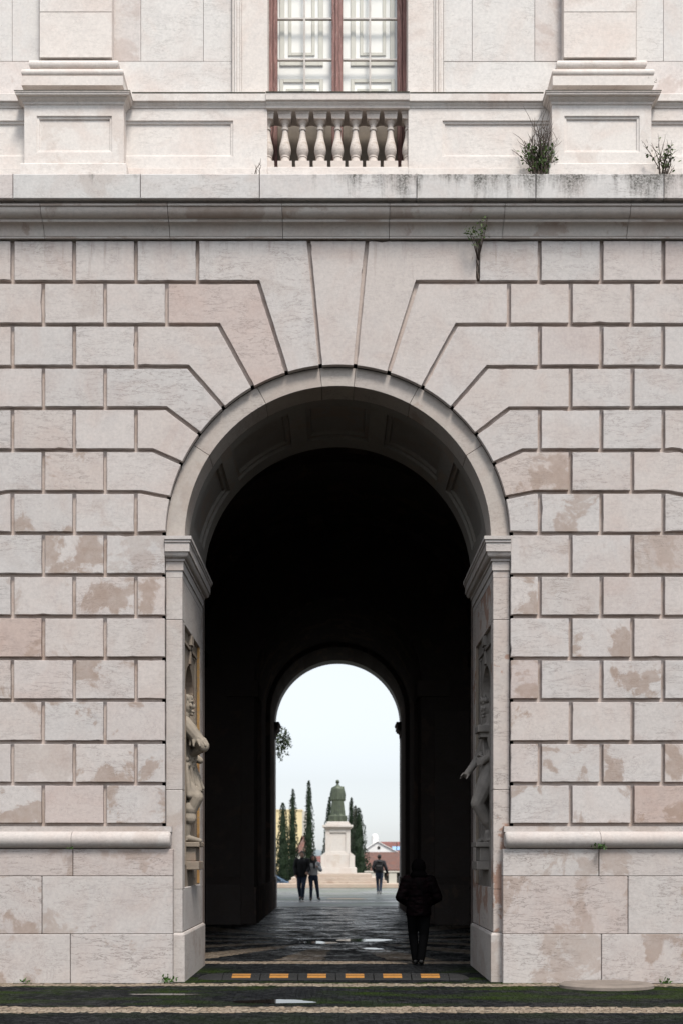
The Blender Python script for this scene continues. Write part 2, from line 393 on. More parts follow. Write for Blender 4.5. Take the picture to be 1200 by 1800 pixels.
def cobble(name, kind):
    t = NT(name); P = t.tc.outputs['Object']
    sc = 15.5
    vor = t.n('ShaderNodeTexVoronoi', {'Vector': P, 'Scale': sc, 'Randomness': .95}, feature='F1', voronoi_dimensions='2D')
    edge = t.n('ShaderNodeTexVoronoi', {'Vector': P, 'Scale': sc, 'Randomness': .95}, feature='DISTANCE_TO_EDGE', voronoi_dimensions='2D').outputs['Distance']
    cell = vor.outputs['Position']; cx, cyy, _ = t.sep(cell)
    rc = t.sep(vor.outputs['Color'])
    wob = t.math('MULTIPLY', t.math('SUBTRACT', t.noise(P, .8, 2), .5), .25)
    yy = t.math('ADD', cyy, wob)
    dark = t.mix(rc[0], (.0065, .0072, .0085), (.017, .018, .0195))
    light = t.mix(rc[1], (.20, .155, .115), (.29, .24, .19))
    def band(y, c, hw): return t.math('LESS_THAN', t.math('ABSOLUTE', t.math('SUBTRACT', y, c)), hw)
    if kind == 'street':
        m = t.math('MAXIMUM', band(yy, -.25, .15), t.math('MAXIMUM', band(yy, -2.48, .22), band(yy, 2.62, .20)))
        m = t.math('MAXIMUM', m, band(yy, -4.75, .22))
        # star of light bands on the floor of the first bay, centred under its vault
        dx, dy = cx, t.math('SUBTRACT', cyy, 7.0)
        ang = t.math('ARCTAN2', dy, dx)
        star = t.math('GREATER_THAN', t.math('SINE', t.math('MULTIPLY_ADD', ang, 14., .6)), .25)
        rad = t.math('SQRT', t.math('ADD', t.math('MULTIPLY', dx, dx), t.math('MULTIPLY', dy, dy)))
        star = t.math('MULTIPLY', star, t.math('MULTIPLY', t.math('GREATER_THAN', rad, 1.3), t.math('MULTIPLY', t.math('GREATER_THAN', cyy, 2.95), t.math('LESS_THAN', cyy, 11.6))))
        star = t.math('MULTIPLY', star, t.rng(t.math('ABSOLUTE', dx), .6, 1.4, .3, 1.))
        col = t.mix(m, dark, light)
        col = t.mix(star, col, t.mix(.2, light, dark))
        keep = t.math('LESS_THAN', rc[2], .9); col = t.mix(keep, t.mix(.5, col, dark), col)
        my = t.sep(P)[1]
        mossband = t.math('MULTIPLY', t.rng(my, -2.9, -1.0, .25, 1.), t.rng(my, .6, 1.4, 1., 0.))
        x = t.math('ABSOLUTE', t.sep(P)[0])
        mossband = t.math('MAXIMUM', t.math('MULTIPLY', mossband, t.math('LESS_THAN', my, .12)), t.math('MULTIPLY', t.math('MULTIPLY', t.rng(x, 1.2, 1.75), t.rng(my, 1.2, 2.2, 1., 0.)), t.math('GREATER_THAN', my, .12)))
        mossn = t.math('ADD', t.noise(t.n('ShaderNodeMapping', {'Vector': P, 'Scale': (.55, 1.6, 1.)}).outputs[0], 1.1, 4, .6), t.math('MULTIPLY', t.noise(P, 16, 3), .25))
        moss = t.math('MULTIPLY', t.rng(mossn, .58, .74), mossband)
        moss = t.math('MULTIPLY', moss, t.math('SUBTRACT', 1., t.math('MULTIPLY', m, .85)))
        col = t.mix(t.math('MULTIPLY', moss, .9), col, t.mix(t.noise(P, 40, 3), (.010, .019, .003), (.031, .052, .007)))
        far = t.rng(t.sep(P)[1], 6., 13., 0., .07)
        wet = t.rng(t.math('ADD', far, t.math('ADD', t.noise(t.n('ShaderNodeMapping', {'Vector': P, 'Scale': (.75, 1.0, 1.)}).outputs[0], 1.25, 7, .75), t.math('MULTIPLY', rc[0], .12))), .52, .68)
        inside = t.rng(my, 2., 5.)
        rough = t.math('SUBTRACT', .72, t.math('MULTIPLY', wet, t.math('ADD', .15, t.math('MULTIPLY', inside, .32))))
        rough = t.mix(moss, rough, (.9,)*3)
        h = t.math('MULTIPLY', t.rng(edge, 0., .16), 1.0)
        h = t.math('ADD', h, t.math('MULTIPLY', rc[1], .35)); h = t.math('ADD', h, t.math('MULTIPLY', t.noise(P, 50, 3), .2))
        col = t.mix(t.rng(edge, 0., .05, .65, 0.), col, (.012, .011, .010))
        return t.finish(col, rough, normal=t.bump(h, .85, .02), spec=t.math('ADD', .02, t.math('MULTIPLY', wet, t.math('MULTIPLY_ADD', inside, .42, .04))))
    else:
        col = t.mix(rc[0], (.13, .135, .135), (.20, .205, .205))
        col = t.mix(t.rng(t.noise(P, .35, 4), .4, .65), col, (.13, .15, .115))
        wet = t.rng(t.noise(t.n('ShaderNodeMapping', {'Vector': P, 'Scale': (.25, .9, 1.)}).outputs[0], .7, 3, .6), .50, .62)
        h = t.math('ADD', t.rng(edge, 0., .16), t.math('MULTIPLY', rc[1], .3))
        return t.finish(col, t.math('SUBTRACT', .6, t.math('MULTIPLY', wet, .35)), normal=t.bump(h, .5, .012), spec=.5)
M['street'] = cobble('wet_dark_cobbles', 'street')
M['plaza'] = cobble('grey_plaza_cobbles', 'plaza')
t = NT('puddle_water')
M['puddle'] = t.finish((.012, .010, .009), .04, normal=t.bump(t.noise(t.tc.outputs['Object'], 5, 3), .02, .01), spec=.6)
M['earth'] = plain('street_asphalt', (.06, .06, .06), .85, scale=.5)

# ------------------------------------------------------------------ ground sheets
def sheet(name, x0, x1, y0, y1, z, m, mat_cut=1):
    o = MB().add([(x0,y0,z),(x1,y0,z),(x1,y1,z),(x0,y1,z)], [(0,1,2,3)]).build(name, m)
    return tag(o, kind='structure')
sheet('ground', -3000, 3000, -3000, 3000, -0.95, M['earth'])
pl = MB(); pl.box(-60, 60, -40, 50.0, -.94, -.004)
tag(pl.build('plaza', M['plaza']), kind='structure')
sheet('cobbled_street', -40, 40, -30, 20.9, 0.0, M['street'])

def blob(cx, cy, rx, ry, seed, n=44, jag=.25):
    rr = random.Random(seed); ph = [rr.uniform(0, 6.28) for _ in range(6)]; am = [rr.uniform(.3, 1)*jag/(k+1) for k in range(6)]
    pts = []
    for i in range(n):
        a = 2*math.pi*i/n; q = 1 + sum(am[k]*math.sin((k+2)*a + ph[k]) for k in range(6)) + rr.uniform(-.05, .05)
        pts.append((cx + rx*q*math.cos(a), cy + ry*q*math.sin(a)))
    return pts
def puddle(px, py, wpx, hy, seed, label):
    d = EYE*F/(py - HZ); p = blob(X(px, d), d - D0, wpx*.5*d/F, hy, seed)
    o = MB().add([(x, y, .005) for x, y in p], [tuple(range(len(p)))]).build('puddle', M['puddle'])
    tag(o, kind='structure'); o['label'] = label
puddle(482, 1761, 128, .17, 3, 'long rain puddle before the arch mirroring the sky')
puddle(292, 1748.5, 130, .07, 5, 'thin rain puddle before the left pier')
puddle(640, 1653, 75, .42, 8, 'rain puddle on the passage floor')
puddle(560, 1657, 60, .3, 9, 'rain puddle on the passage floor')
puddle(655, 1668, 36, .16, 10, 'rain puddle on the passage floor')
puddle(610, 1580, 70, .3, 12, 'rain puddle on the plaza')

# ------------------------------------------------------------------ the palace front
palace = thing('palace', 'pale limestone palace front with rusticated blocks, deep round arch and balcony window', 'palace', (0, 0, 0))
AXL = 130.7                       # photo column of the left pier's axis
RO, RI = 303.0, 270.0             # archivolt radii, photo px
ZC = Z(943.5)                     # springing height
ro, ri = RO/S0, RI/S0
HJ = 3.3
def toxz(p): return ((p[0]-VX)/S0, EYE + (HZ - p[1])/S0)
def inset(poly, w):
    n = len(poly)
    a = sum(poly[i][0]*poly[(i+1)%n][1]-poly[(i+1)%n][0]*poly[i][1] for i in range(n))
    if a < 0: poly = poly[::-1]
    out = []
    for i in range(n):
        p0, p1, p2 = Vector(poly[i-1]), Vector(poly[i]), Vector(poly[(i+1) % n])
        d1, d2 = (p1-p0).normalized(), (p2-p1).normalized()
        n1, n2 = Vector((-d1.y, d1.x)), Vector((-d2.y, d2.x))
        m = n1 + n2; m = m / max(.35, m.dot(n1)); out.append(tuple(p1 + m*w))
    return out
RC = RO - HJ
def arcpts(p, q, n=6):
    a0 = math.atan2(p[1]-943.5, p[0]-VX); a1 = math.atan2(q[1]-943.5, q[0]-VX)
    if a1 - a0 > math.pi: a1 -= 2*math.pi
    if a0 - a1 > math.pi: a1 += 2*math.pi
    return [(VX + RC*math.cos(a0+(a1-a0)*i/n), 943.5 + RC*math.sin(a0+(a1-a0)*i/n)) for i in range(n+1)]
L = [420.3, 495.8, 570.8, 644.8, 717.8, 791.6, 864.8, 937.8, 1010.8, 1083.8, 1157.6, 1230.8, 1304.6, 1377.8, 1449.8]
J = {'A': [AXL, 239.2, 347.6], 'B': [76.4, 185., 293.4]}
JT = [((542, 420.3), (563, 640)), ((454, L[1]), (503.5, 653)), ((385, L[2]), (443, 677)), ((331, L[3]), (391, 713)),
      ((292.5, L[4]), (348.5, 760)), ((269, L[5]), (317.5, 813)), ((248, L[6]), (297, 874))]
half = []           # cells of the half bay from the pier axis to the arch axis, photo px
sym = []
EDGE = 290 + HJ
for k in range(14):
    typ = 'AB'[k % 2]; js = J[typ]; y0, y1 = L[k], L[k+1]
    stops = [js[0], js[1]]
    vj = {0: 347.6, 1: 293.4, 2: 239.2, 3: 185., 4: 239.2, 5: 185., 6: 239.2}.get(k)
    edges = [j for j in js if j <= (vj + .1 if vj else 260)]
    for a, b in zip(edges[:-1], edges[1:]):
        cell = [(a, y0), (b, y0), (b, y1), (a, y1)]
        (sym if typ == 'B' and a < AXL else half).append(cell)
    last = edges[-1]
    if k > 6:
        half.append([(last, y0), (EDGE, y0), (EDGE, y1), (last, y1)])
    else:
        up, lo = JT[k-1] if k else None, JT[k]
        if k == 0:
            c = [(last, y0), lo[0]] + arcpts(JT[0][1], JT[1][1]) + [JT[1][0], (last, y1)]
        else:
            lo = JT[k+1] if k < 6 else None; up = JT[k]
            if k < 6: c = [(last, y0), up[0]] + arcpts(up[1], lo[1]) + [lo[0], (last, y1)]
            else: c = [(last, y0), up[0]] + arcpts(up[1], (VX-RC, y1-2)) + [(last, y1)]
        half.append(c)
key = [(542, 420.3), (VX*2-542, 420.3)] + arcpts((VX*2-563, 640), (563, 640))
allc = list(half) + list(sym)
allc += [[(2*AXL - x, y) for x, y in c] for c in half]
allc = allc + [[(2*VX - x, y) for x, y in c] for c in allc] + [key]
wall = MB(); rj = random.Random(4)
def worn(p, step=.085, amp=.0022):
    out = []; n = len(p)
    for i in range(n):
        a, b = Vector(p[i]), Vector(p[(i+1) % n]); l = (b-a).length; k = max(1, int(l/step)); d = (b-a)/max(l, 1e-6); nn = Vector((-d.y, d.x))
        for j in range(k):
            q = a + (b-a)*(j/k)
            if j: q = q + nn*(abs(rj.gauss(0, amp)) + (rj.uniform(.004, .014) if rj.random() < .025 else 0)) + d*rj.uniform(-.02, .02)
            out.append((q.x, q.y))
    return out
for c in allc:
    p = [toxz(q) for q in inset(c, HJ*rj.uniform(.90, 1.08))]
    if sum(p[i][0]*p[(i+1) % len(p)][1]-p[(i+1) % len(p)][0]*p[i][1] for i in range(len(p))) < 0: p = p[::-1]
    p = worn(p)
    wall.prism(p, rj.uniform(-.004, .003), .072, 0)
# recessed wall behind the blocks
def spandrel(mb, y, r, zc, ztop, xl, xr, zb, mi=0, n=48, thick=None):
    vs = []; fs = []
    for i in range(n+1):
        a = math.pi*i/n; vs += [(-r*math.cos(a), y, zc + r*math.sin(a)), (-r*math.cos(a), y, ztop)]
    for i in range(n): fs.append((2*i, 2*i+2, 2*i+3, 2*i+1))
    mb.add(vs, fs, mi)
    mb.add([(xl, y, zb), (-r, y, zb), (-r, y, ztop), (xl, y, ztop)], [(0,1,2,3)], mi)
    mb.add([(r, y, zb), (xr, y, zb), (xr, y, ztop), (r, y, ztop)], [(0,1,2,3)], mi)
XE = X(2*VX - (2*AXL - VX)) - .0
rg = ro + 6/S0
spandrel(wall, .06, rg, ZC, Z(416), -XE, XE, Z(1465), 1)
wallo = wall.build('rusticated_wall', [M['block'], M['joint']], palace, bevel=.0045)
# plain ends of the facade beyond the neighbouring arches
for a, b in ((-18, -XE), (XE, 18)): e = MB(); e.box(a, b, 0, .3, 0, Z(416)); e.build('end_wall', M['block'], palace)
core = MB(); core.box(-XE, -rg-.004, .30, .34, 0, Z(416)); core.box(rg+.004, XE, .30, .34, 0, Z(416)); 
spandrel(core, .30, rg+.004, ZC, Z(416), -XE, XE, Z(1465))
core.build('wall_core', M['mortar'], palace)

# dado: three courses of big slabs, in front of the blocks
XD = 305
dd = MB()
def dado_side(sgn):
    def add(pxs, z0, z1, y):
        for a, b in zip(pxs[:-1], pxs[1:]):
            x0, x1 = X(a + .6), X(b - .6 if b != XD else b)
            if sgn > 0: x0, x1 = -x1, -x0
            dd.box(x0, x1, y, .08, z0 + .003, z1 - .003)
    ly = [Z(1492), Z(1540), Z(1641.5), 0]
    if sgn < 0:
        add([-1000, -380, -90, 130, XD], ly[1], ly[0], -.050); add([-1000, -300, -130, 76, XD], ly[2], ly[1], -.052); add([-1000, -350, -60, 126, XD], -.3, ly[2], -.064)
    else:
        add([-1000, -300, -100, 137, XD], ly[1], ly[0], -.050); add([-1000, -350, -140, 86, XD], ly[2], ly[1], -.053); add([-1000, -250, -50, 133, XD], -.3, ly[2], -.064)
    b0, b1 = X(-1000), X(XD) - .02
    if sgn > 0: b0, b1 = -b1, -b0
    dd.box(b0, b1, -.02, .07, -.3, Z(1492) - .012, 1)
dado_side(-1); dado_side(1)
dd.build('dado', [M['dado'], M['mortar']], palace, bevel=.007)
for sgn in (-1, 1):
    tm = MB(); r = .112; zc = Z(1476.5); yc = -.03
    xs = [X(-1000), X(-300), X(130), X(302)]
    if sgn > 0: xs = [-X(-1000), -X(-300), -X(136), -X(302)]
    for a, b in zip(xs[:-1], xs[1:]):
        end = abs(b) < 2.3; q = .003*(1 if b > a else -1)
        pts = [(a + q, yc, zc), (b - q, yc, zc)]; rad = [r, r]
        if end:
            g = 1 if b > a else -1
            pts = [(a + q, yc, zc)] + [(b - g*.0 + g*.045*math.sin(u*math.pi/2) - g*.045, yc, zc) for u in (0, .35, .6, .8, .93, 1)]
            rad = [r] + [r*(.62 + .38*math.cos(u*math.pi/2)) for u in (0, .35, .6, .8, .93, 1)]
        tm.tube(pts, rad, 28)
    x0, x1 = sorted((xs[0], -sgn*(-X(290)) if sgn < 0 else -X(290)))
    tm.box(min(xs[0], xs[-1]), max(xs[0], xs[-1]) - 0 if sgn < 0 else max(xs[0], xs[-1]), -.01, .075, Z(1462.5), Z(1452.5))
    tm.build('torus_moulding', M['trim'], palace, angle=40)

# archivolt ring (separate voussoirs, hairline joints)
rg_mb = MB(); angs = [0, 33, 62, 84, 96, 118, 147, 180]
for a0, a1 in zip(angs[:-1], angs[1:]):
    n = max(4, int((a1-a0)/3)); g = .06
    A = [R(a0+g + (a1-a0-2*g)*i/n) for i in range(n+1)]
    poly = [(ro*math.cos(a), ZC + ro*math.sin(a)) for a in A] + [(ri*math.cos(a), ZC + ri*math.sin(a)) for a in reversed(A)]
    rg_mb.prism(poly, .085, .50)
rg_mb.build('archivolt', M['ring'], palace, bevel=.004)

# soffit of the front arch with sunk panels
YB = 2.2
so = MB()
def soffit(mb, r, y0, y1, ya, yb, panels, dep, n_per=2.0):
    cuts = sorted(set([0., 180.] + [90 + s*a for p in panels for a in p for s in (1, -1)]))
    def strip(a0, a1, rr, ys, ye):
        n = max(2, int((a1-a0)/n_per)); vs = []; fs = []
        for i in range(n+1):
            a = R(a0 + (a1-a0)*i/n)
            vs += [(rr*math.cos(a), ys, ZC + rr*math.sin(a)), (rr*math.cos(a), ye, ZC + rr*math.sin(a))]
        for i in range(n): fs.append((2*i, 2*i+1, 2*i+3, 2*i+2))
        mb.add(vs, fs)
    for a0, a1 in zip(cuts[:-1], cuts[1:]):
        mid = abs((a0+a1)/2 - 90)
        pan = any(p[0] - .01 <= mid <= p[1] + .01 for p in panels) or any(p[0] < 0 and mid < p[1] for p in panels)
        if not pan: strip(a0, a1, r, y0, y1); continue
        strip(a0, a1, r, y0, ya); strip(a0, a1, r, yb, y1)
        def ringframe(b0, b1, yi, yj, r0, r1, w, wa):
            n = max(2, int((b1-b0)/n_per)); vs = []; fs = []
            for i in range(n+1):
                a = R(b0 + (b1-b0)*i/n); c = R(b0 + wa + (b1-b0-2*wa)*i/n)
                for rr, y, aa in ((r0, yi, a), (r1, yi+w, c), (r1, yj-w, c), (r0, yj, a)):
                    vs.append((rr*math.cos(aa), y, ZC + rr*math.sin(aa)))
            for i in range(n):
                fs.append((4*i, 4*i+1, 4*i+5, 4*i+4)); fs.append((4*i+2, 4*i+3, 4*i+7, 4*i+6))
            fs.append((0, 3, 2, 1)); fs.append((4*n, 4*n+1, 4*n+2, 4*n+3)); mb.add(vs, fs)
        ringframe(a0, a1, ya, yb, r, r+dep, .01, .2)
        ringframe(a0+.2, a1-.2, ya+.01, yb-.01, r+dep, r+dep-.001, .07, 1.6)
        ringframe(a0+1.8, a1-1.8, ya+.08, yb-.08, r+dep-.001, r+dep*1.9, .03, .5)
        strip(a0+2.3, a1-2.3, r+dep*1.9, ya+.11, yb-.11)
soffit(so, ri, .50, YB, .72, 1.86, [(-12.7, 12.7), (19.6, 46.5), (52, 80)], .04)
# back face of the arch ring toward the passage
sp = MB(); spandrel(sp, YB, ri, ZC, 10.6, -3.6, 3.6, 0)
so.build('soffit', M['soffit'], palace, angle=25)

# jambs with niches
XJ = X(319.5)     # -2.065 : inner face of the left jamb
def prof_impost(z0):
    p = [(0, 0), (0, .09), (.014, .092), (.014, .205), (.032, .212), (.032, .238), (.04, .245)]
    p += [(.04 + .05*math.sin(u*math.pi/2), .245 + .065*(1-math.cos(u*math.pi/2))) for u in (.25, .5, .75, 1)]
    p += [(.108, .318), (.108, .43), (.121, .437), (.121, .462), (.136, .472), (.136, .515), (0, .519)]
    return [(o, z0 + z) for o, z in p]
IMP = Z(1012)
def jamb(sgn, mats):
    mt, mp, mn, mo = mats
    g = sgn
    root = MB()
    xj = XJ; xo = X(288)
    P0, P1, PZ0, PZ1 = .31, 1.90, 1.245, 4.81
    def bx(mb, x0, x1, *r):
        x0, x1 = (x0, x1) if g < 0 else (-x1, -x0)
        mb.box(x0, x1, *r)
    # front pilaster strip in three drums, then the side with the sunk panel
    for z0, z1 in ((0.66, Z(1564)), (Z(1564)+.004, Z(1388)), (Z(1388)+.004, Z(1087)), (Z(1087)+.004, IMP)):
        bx(root, X(290.4), xj, .085, P0, z0, z1)
    bx(root, xj - .6, xj, P0 + .003, P1, .66, PZ0); bx(root, xj - .6, xj, P0 + .003, P1, PZ1, IMP)
    bx(root, xj - .6, xj, P1 + .003, YB, .66, IMP)
    o = root.build('jamb', mt, palace, bevel=.006)
    def pth(pts): return pts if g < 0 else [(-x, y) for x, y in reversed(pts)]
    pl = MB()
    pp = [(0, -.2), (.035, -.2), (.035, .62), (.02, .648), (0, .655)]
    # path runs so that 'out' points into the opening
    pa = [(X(296), .085), (xj, .085), (xj, YB), (xj - .9, YB)]
    pa_ = pth(pa)
    pl.sweep(pa_, pp); pl.build('plinth', mp, o, bevel=.005)
    im = MB(); im.sweep(pth([(X(290.5), .085), (xj, .085), (xj, YB), (xj - 1.5, YB)]), prof_impost(IMP))
    im.build('impost', M['trim'], o, angle=28)
    # niche: panel with an arched hole, half-round recess and quarter dome
    nm = MB(); xr = xj - .045; yc, rn, zs = 1.06, .40, 3.98; NZ0 = 1.55
    def pt(x, y, z): return (x if g < 0 else -x, y, z)
    def quad(a, b, c, d, mi=0): nm.add([pt(*q) for q in ((a, b, c, d) if g < 0 else (d, c, b, a))], [(0, 1, 2, 3)], mi)
    n = 20
    def rect(y0, y1, z0, z1): quad((xr, y0, z0), (xr, y1, z0), (xr, y1, z1), (xr, y0, z1))
    rect(P0, yc - rn, PZ0, PZ1); rect(yc + rn, P1, PZ0, PZ1); rect(yc - rn, yc + rn, PZ0, NZ0)
    for i in range(n):
        a, b = math.pi*i/n, math.pi*(i+1)/n
        ya, za, yb2, zb = yc - rn*math.cos(a), zs + rn*math.sin(a), yc - rn*math.cos(b), zs + rn*math.sin(b)
        quad((xr, ya, za), (xr, yb2, zb), (xr, yb2, PZ1), (xr, ya, PZ1))
    for i in range(n):     # half cylinder
        a, b = math.pi*i/n, math.pi*(i+1)/n
        quad((xr - rn*.9*math.sin(a), yc - rn*math.cos(a), NZ0), (xr - rn*.9*math.sin(b), yc - rn*math.cos(b), NZ0),
             (xr - rn*.9*math.sin(b), yc - rn*math.cos(b), zs), (xr - rn*.9*math.sin(a), yc - rn*math.cos(a), zs))
        for j in range(8):
            t0, t1 = math.pi/2*j/8, math.pi/2*(j+1)/8
            def q(a_, t_): return (xr - rn*.9*math.sin(a_)*math.cos(t_), yc - rn*math.cos(a_)*math.cos(t_), zs + rn*math.sin(t_))
            quad(q(a, t0), q(b, t0), q(b, t1), q(a, t1))
    # floor of the niche, keystone, sunk side panels
    nm.add([pt(xr - rn*.9*math.sin(math.pi*i/n), yc - rn*math.cos(math.pi*i/n), NZ0) for i in range(n+1)], [tuple(range(n+1))])
    def nb(x0, x1, *r): 
        x0, x1 = (x0, x1) if g < 0 else (-x1, -x0); nm.box(x0, x1, *r)
    nb(xr, xr + .03, yc - .06, yc + .06, zs + rn + .02, 4.74)
    nb(xr, xr + .055, yc - .09, yc + .09, 4.66, 4.80)
    # framing fillets of the panel
    for (y0, y1, z0, z1) in ((1.60, 1.64, PZ0 + .1, 4.58), (1.5, 1.6, 4.54, 4.58), (yc + rn + .02, yc + rn + .07, NZ0, zs), (yc - rn - .07, yc - rn - .02, NZ0, zs), (.42, .46, PZ0 + .1, 4.58)):
        nb(xr, xr + .016, y0, y1, z0, z1)
    nb(xr, xr + .03, .40, 1.70, 4.585, 4.63)
    nm.build('niche', mn, o, bevel=.003)
    oc = MB()
    x0, x1 = (xr, xj - .004) if g < 0 else (-xj + .004, -xr)
    oc.box(x0, x1, P1 - .022, P1 - .001, PZ0 + .02, PZ1 - .003)
    oc.build('reveal_strip', mo, o, bevel=.003)
    # carved bracket pedestal of the statue
    pb = MB()
    for y0, y1, xx, z0, z1 in ((yc-.26, yc+.26, .17, 1.48, 1.60), (yc-.22, yc+.22, .12, 1.60, 1.80), (yc-.27, yc+.27, .18, 1.80, 1.87)):
        a, b = xj - .32, xj - .045 + xx
        a, b = (a, b) if g < 0 else (-b, -a); pb.box(a, b, y0, y1, z0, z1)
    pb.build('statue_bracket', mn, o, bevel=.012, bseg=2)
    return o
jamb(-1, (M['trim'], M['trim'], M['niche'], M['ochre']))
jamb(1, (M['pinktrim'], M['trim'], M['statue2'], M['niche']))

# ------------------------------------------------------------------ cornice and ledge
def run_profile(mb, prof, cuts, y0, gap=.005, mi=0):
    for a, b in zip(cuts[:-1], cuts[1:]):
        vs = []; k = len(prof)
        for x in (a + gap, b - gap):
            vs += [(x, y0 - o, z) for o, z in prof]
        fs = [(j, k+j, k+j+1, j+1) for j in range(k-1)] + [tuple(range(k-1, -1, -1)), tuple(range(k, 2*k))]
        mb.add(vs, fs, mi)
zb = Z(420)
def arc2(cx, cz, r1, r2, a0, a1, n=7): return [(cx + r1*math.cos(R(a0+(a1-a0)*i/n)), cz + r2*math.sin(R(a0+(a1-a0)*i/n))) for i in range(n+1)]
cp = [(-.35, zb - .01), (.030, zb - .01), (.030, zb + .012)]
cp += arc2(.115, zb + .018, .078, .125, 180, 90)                       # cavetto
cp += [(.132, zb + .150), (.132, zb + .182), (.140, zb + .184)]
cp += arc2(.140, zb + .275, .085, .088, -90, 0)                       # ovolo
cp += [(.225, zb + .292), (.244, zb + .294), (.244, zb + .318), (.215, zb + .320), (.215, zb + .35), (-.35, zb + .35)]
cj = [X(p, 13.85) for p in (-900, -600, -360, -150, 74, 296.5, 496.5, 684, 885, 1105, 1330, 1560, 1800, 2100)]
co = MB(); run_profile(co, cp, cj, 0, .0035)
corn = co.build('cornice', M['cornice'], palace, angle=30)
fp = [(-.6, zb + .352), (.300, zb + .352), (.300, zb + .664), (.285, zb + .676), (-.6, zb + .690)]
lj = [X(p, 13.7) for p in (-900, -640, -420, -190, 23.5, 247.5, 456.5, 732, 941, 1166, 1400, 1640, 1900, 2100)]
le = MB(); run_profile(le, fp, lj, 0, .005)
le.build('ledge', M['ledge'], corn, bevel=.006)
ZL = zb + .676

# ------------------------------------------------------------------ parapet, pedestals, balustrade
d1 = 14.05
XB0, XB1 = X(470, d1), X(717, d1)
def parapet_piece(x0, x1, panel=None, name='parapet'):
    mb = MB(); yF = .05
    zr0, zr1 = Z(191, d1), Z(168.5, d1)
    mb.box(x0, x1, yF - .03, .40, ZL - .03, Z(298, d1)); 
    zt = Z(212, d1); z0 = Z(275, d1)
    if panel: mb.panel(x0, x1, Z(298, d1), zr0, yF, .40, (max(panel[0], x0 + .01), min(panel[1], x1 - .01), z0, zt), [(.003, .016), (.032, .020), (.036, .036)])
    else: mb.box(x0, x1, yF, .40, Z(298, d1), zr0)
    rp = [(-.3, zr0), (.008, zr0), (.012, zr0 + .022), (.030, zr0 + .045), (.032, zr0 + .06), (.055, zr0 + .064), (.055, zr1 - .012), (.047, zr1), (-.3, zr1 + .004)]
    run_profile(mb, rp, [x0, x1], yF, 0)
    return mb.build(name, M['upper_trim'], palace, bevel=.004)
XPa, XPb = X(218, 13.95), X(43, 13.95)
parapet_piece(XPa - .3, XB0, (XPa - .3, X(410, d1)))
parapet_piece(XB1, -XPa + .3, (-X(410, d1), -XPa + .3))
parapet_piece(-7.6, XPb + .3, (-7.0, XPb + .3)); parapet_piece(-XPb - .3, 7.6, (-XPb - .3, 7.0))
for sgn in (-1, 1):
    x0, x1 = sorted((-sgn*-1*0 + (X(43, 13.9) if sgn < 0 else -X(218, 13.9)), (X(218, 13.9) if sgn < 0 else -X(43, 13.9))))
    yF = -.10; mb = MB(); zd0, zd1 = Z(290, 13.9), Z(184, 13.9)
    p0, p1, q0, q1 = x0 + 22/133.7, x1 - 21/133.7, Z(267, 13.9), Z(204, 13.9)
    mb.panel(x0, x1, zd0, zd1, yF, .35, (p0, p1, q0, q1), [(.003, .014), (.030, .018), (.034, .034)])
    ped = mb.build('pedestal', M['upper_trim'], palace, bevel=.004)
    pp = [(x0, .2), (x0, yF), (x1, yF), (x1, .2)]
    bs = MB(); bs.sweep(pp, [(0, ZL - .05), (.045, ZL - .05), (.045, zd0 - .012), (.035, zd0), (0, zd0 + .002)]); bs.build('pedestal_base', M['upper_trim'], ped, bevel=.004)
    zc0, zc1 = zd1, Z(160, 13.8)
    cpf = [(0, zc0 - .01), (.012, zc0), (.018, zc0 + .025), (.05, zc0 + .05), (.055, zc0 + .065), (.085, zc0 + .07), (.09, zc0 + .08), (.09, zc1 - .012), (.10, zc1 - .006), (.10, zc1 + .004), (-.05, zc1 + .012)]
    cpm = MB(); cpm.sweep(pp, cpf, cap=False); cpm.add([(x0, .2, zc1 + .011), (x1, .2, zc1 + .011), (x1, yF + .04, zc1 + .011), (x0, yF + .04, zc1 + .011)], [(0, 1, 2, 3)])
    cpm.build('pedestal_cap', M['upper_trim'], ped)
    lc = MB(); lc.sweep(pp, [(.092, zc1 + .004), (.103, zc1 + .005), (.103, zc1 + .012), (.06, zc1 + .016)], cap=False); lc.build('lichen_edge', M['lichen'], ped)
    # pilaster above it
    d2 = 14.06; a0, a1 = (X(70, d2), X(197, d2)) if sgn < 0 else (-X(197, d2), -X(70, d2))
    ps = MB(); zs0 = Z(101, d2)
    ps.box(a0, a1, .06, .24, zs0, Z(21, d2) - .002); ps.box(a0, a1, .06, .24, Z(21, d2) + .002, 17)
    pil = ps.build('pilaster', M['upper_trim'], palace, bevel=.004)
    s_ = F/13.95; zz = lambda py: Z(py, 13.95)
    pf = [(0, zz(157)), (.185, zz(157)), (.185, zz(140.5)), (.165, zz(140))]
    pf += arc2(.150, (zz(140)+zz(127))/2, .042, (zz(127)-zz(140))/2, -75, 80, 8)
    pf += [(.13, zz(126.5)), (.075, zz(124)), (.062, zz(121)), (.07, zz(119.5)), (.095, zz(118.5))]
    pf += arc2(.075, (zz(118)+zz(104))/2, .04, (zz(104)-zz(118))/2, -75, 80, 8)
    pf += [(.05, zz(103.5)), (.05, zz(101.5)), (.02, zz(99)), (0, zz(97))]
    pbm = MB(); pbm.sweep([(a0, .22), (a0, .06), (a1, .06), (a1, .22)], pf); pbm.build('pilaster_base', M['upper_trim'], pil, angle=40)

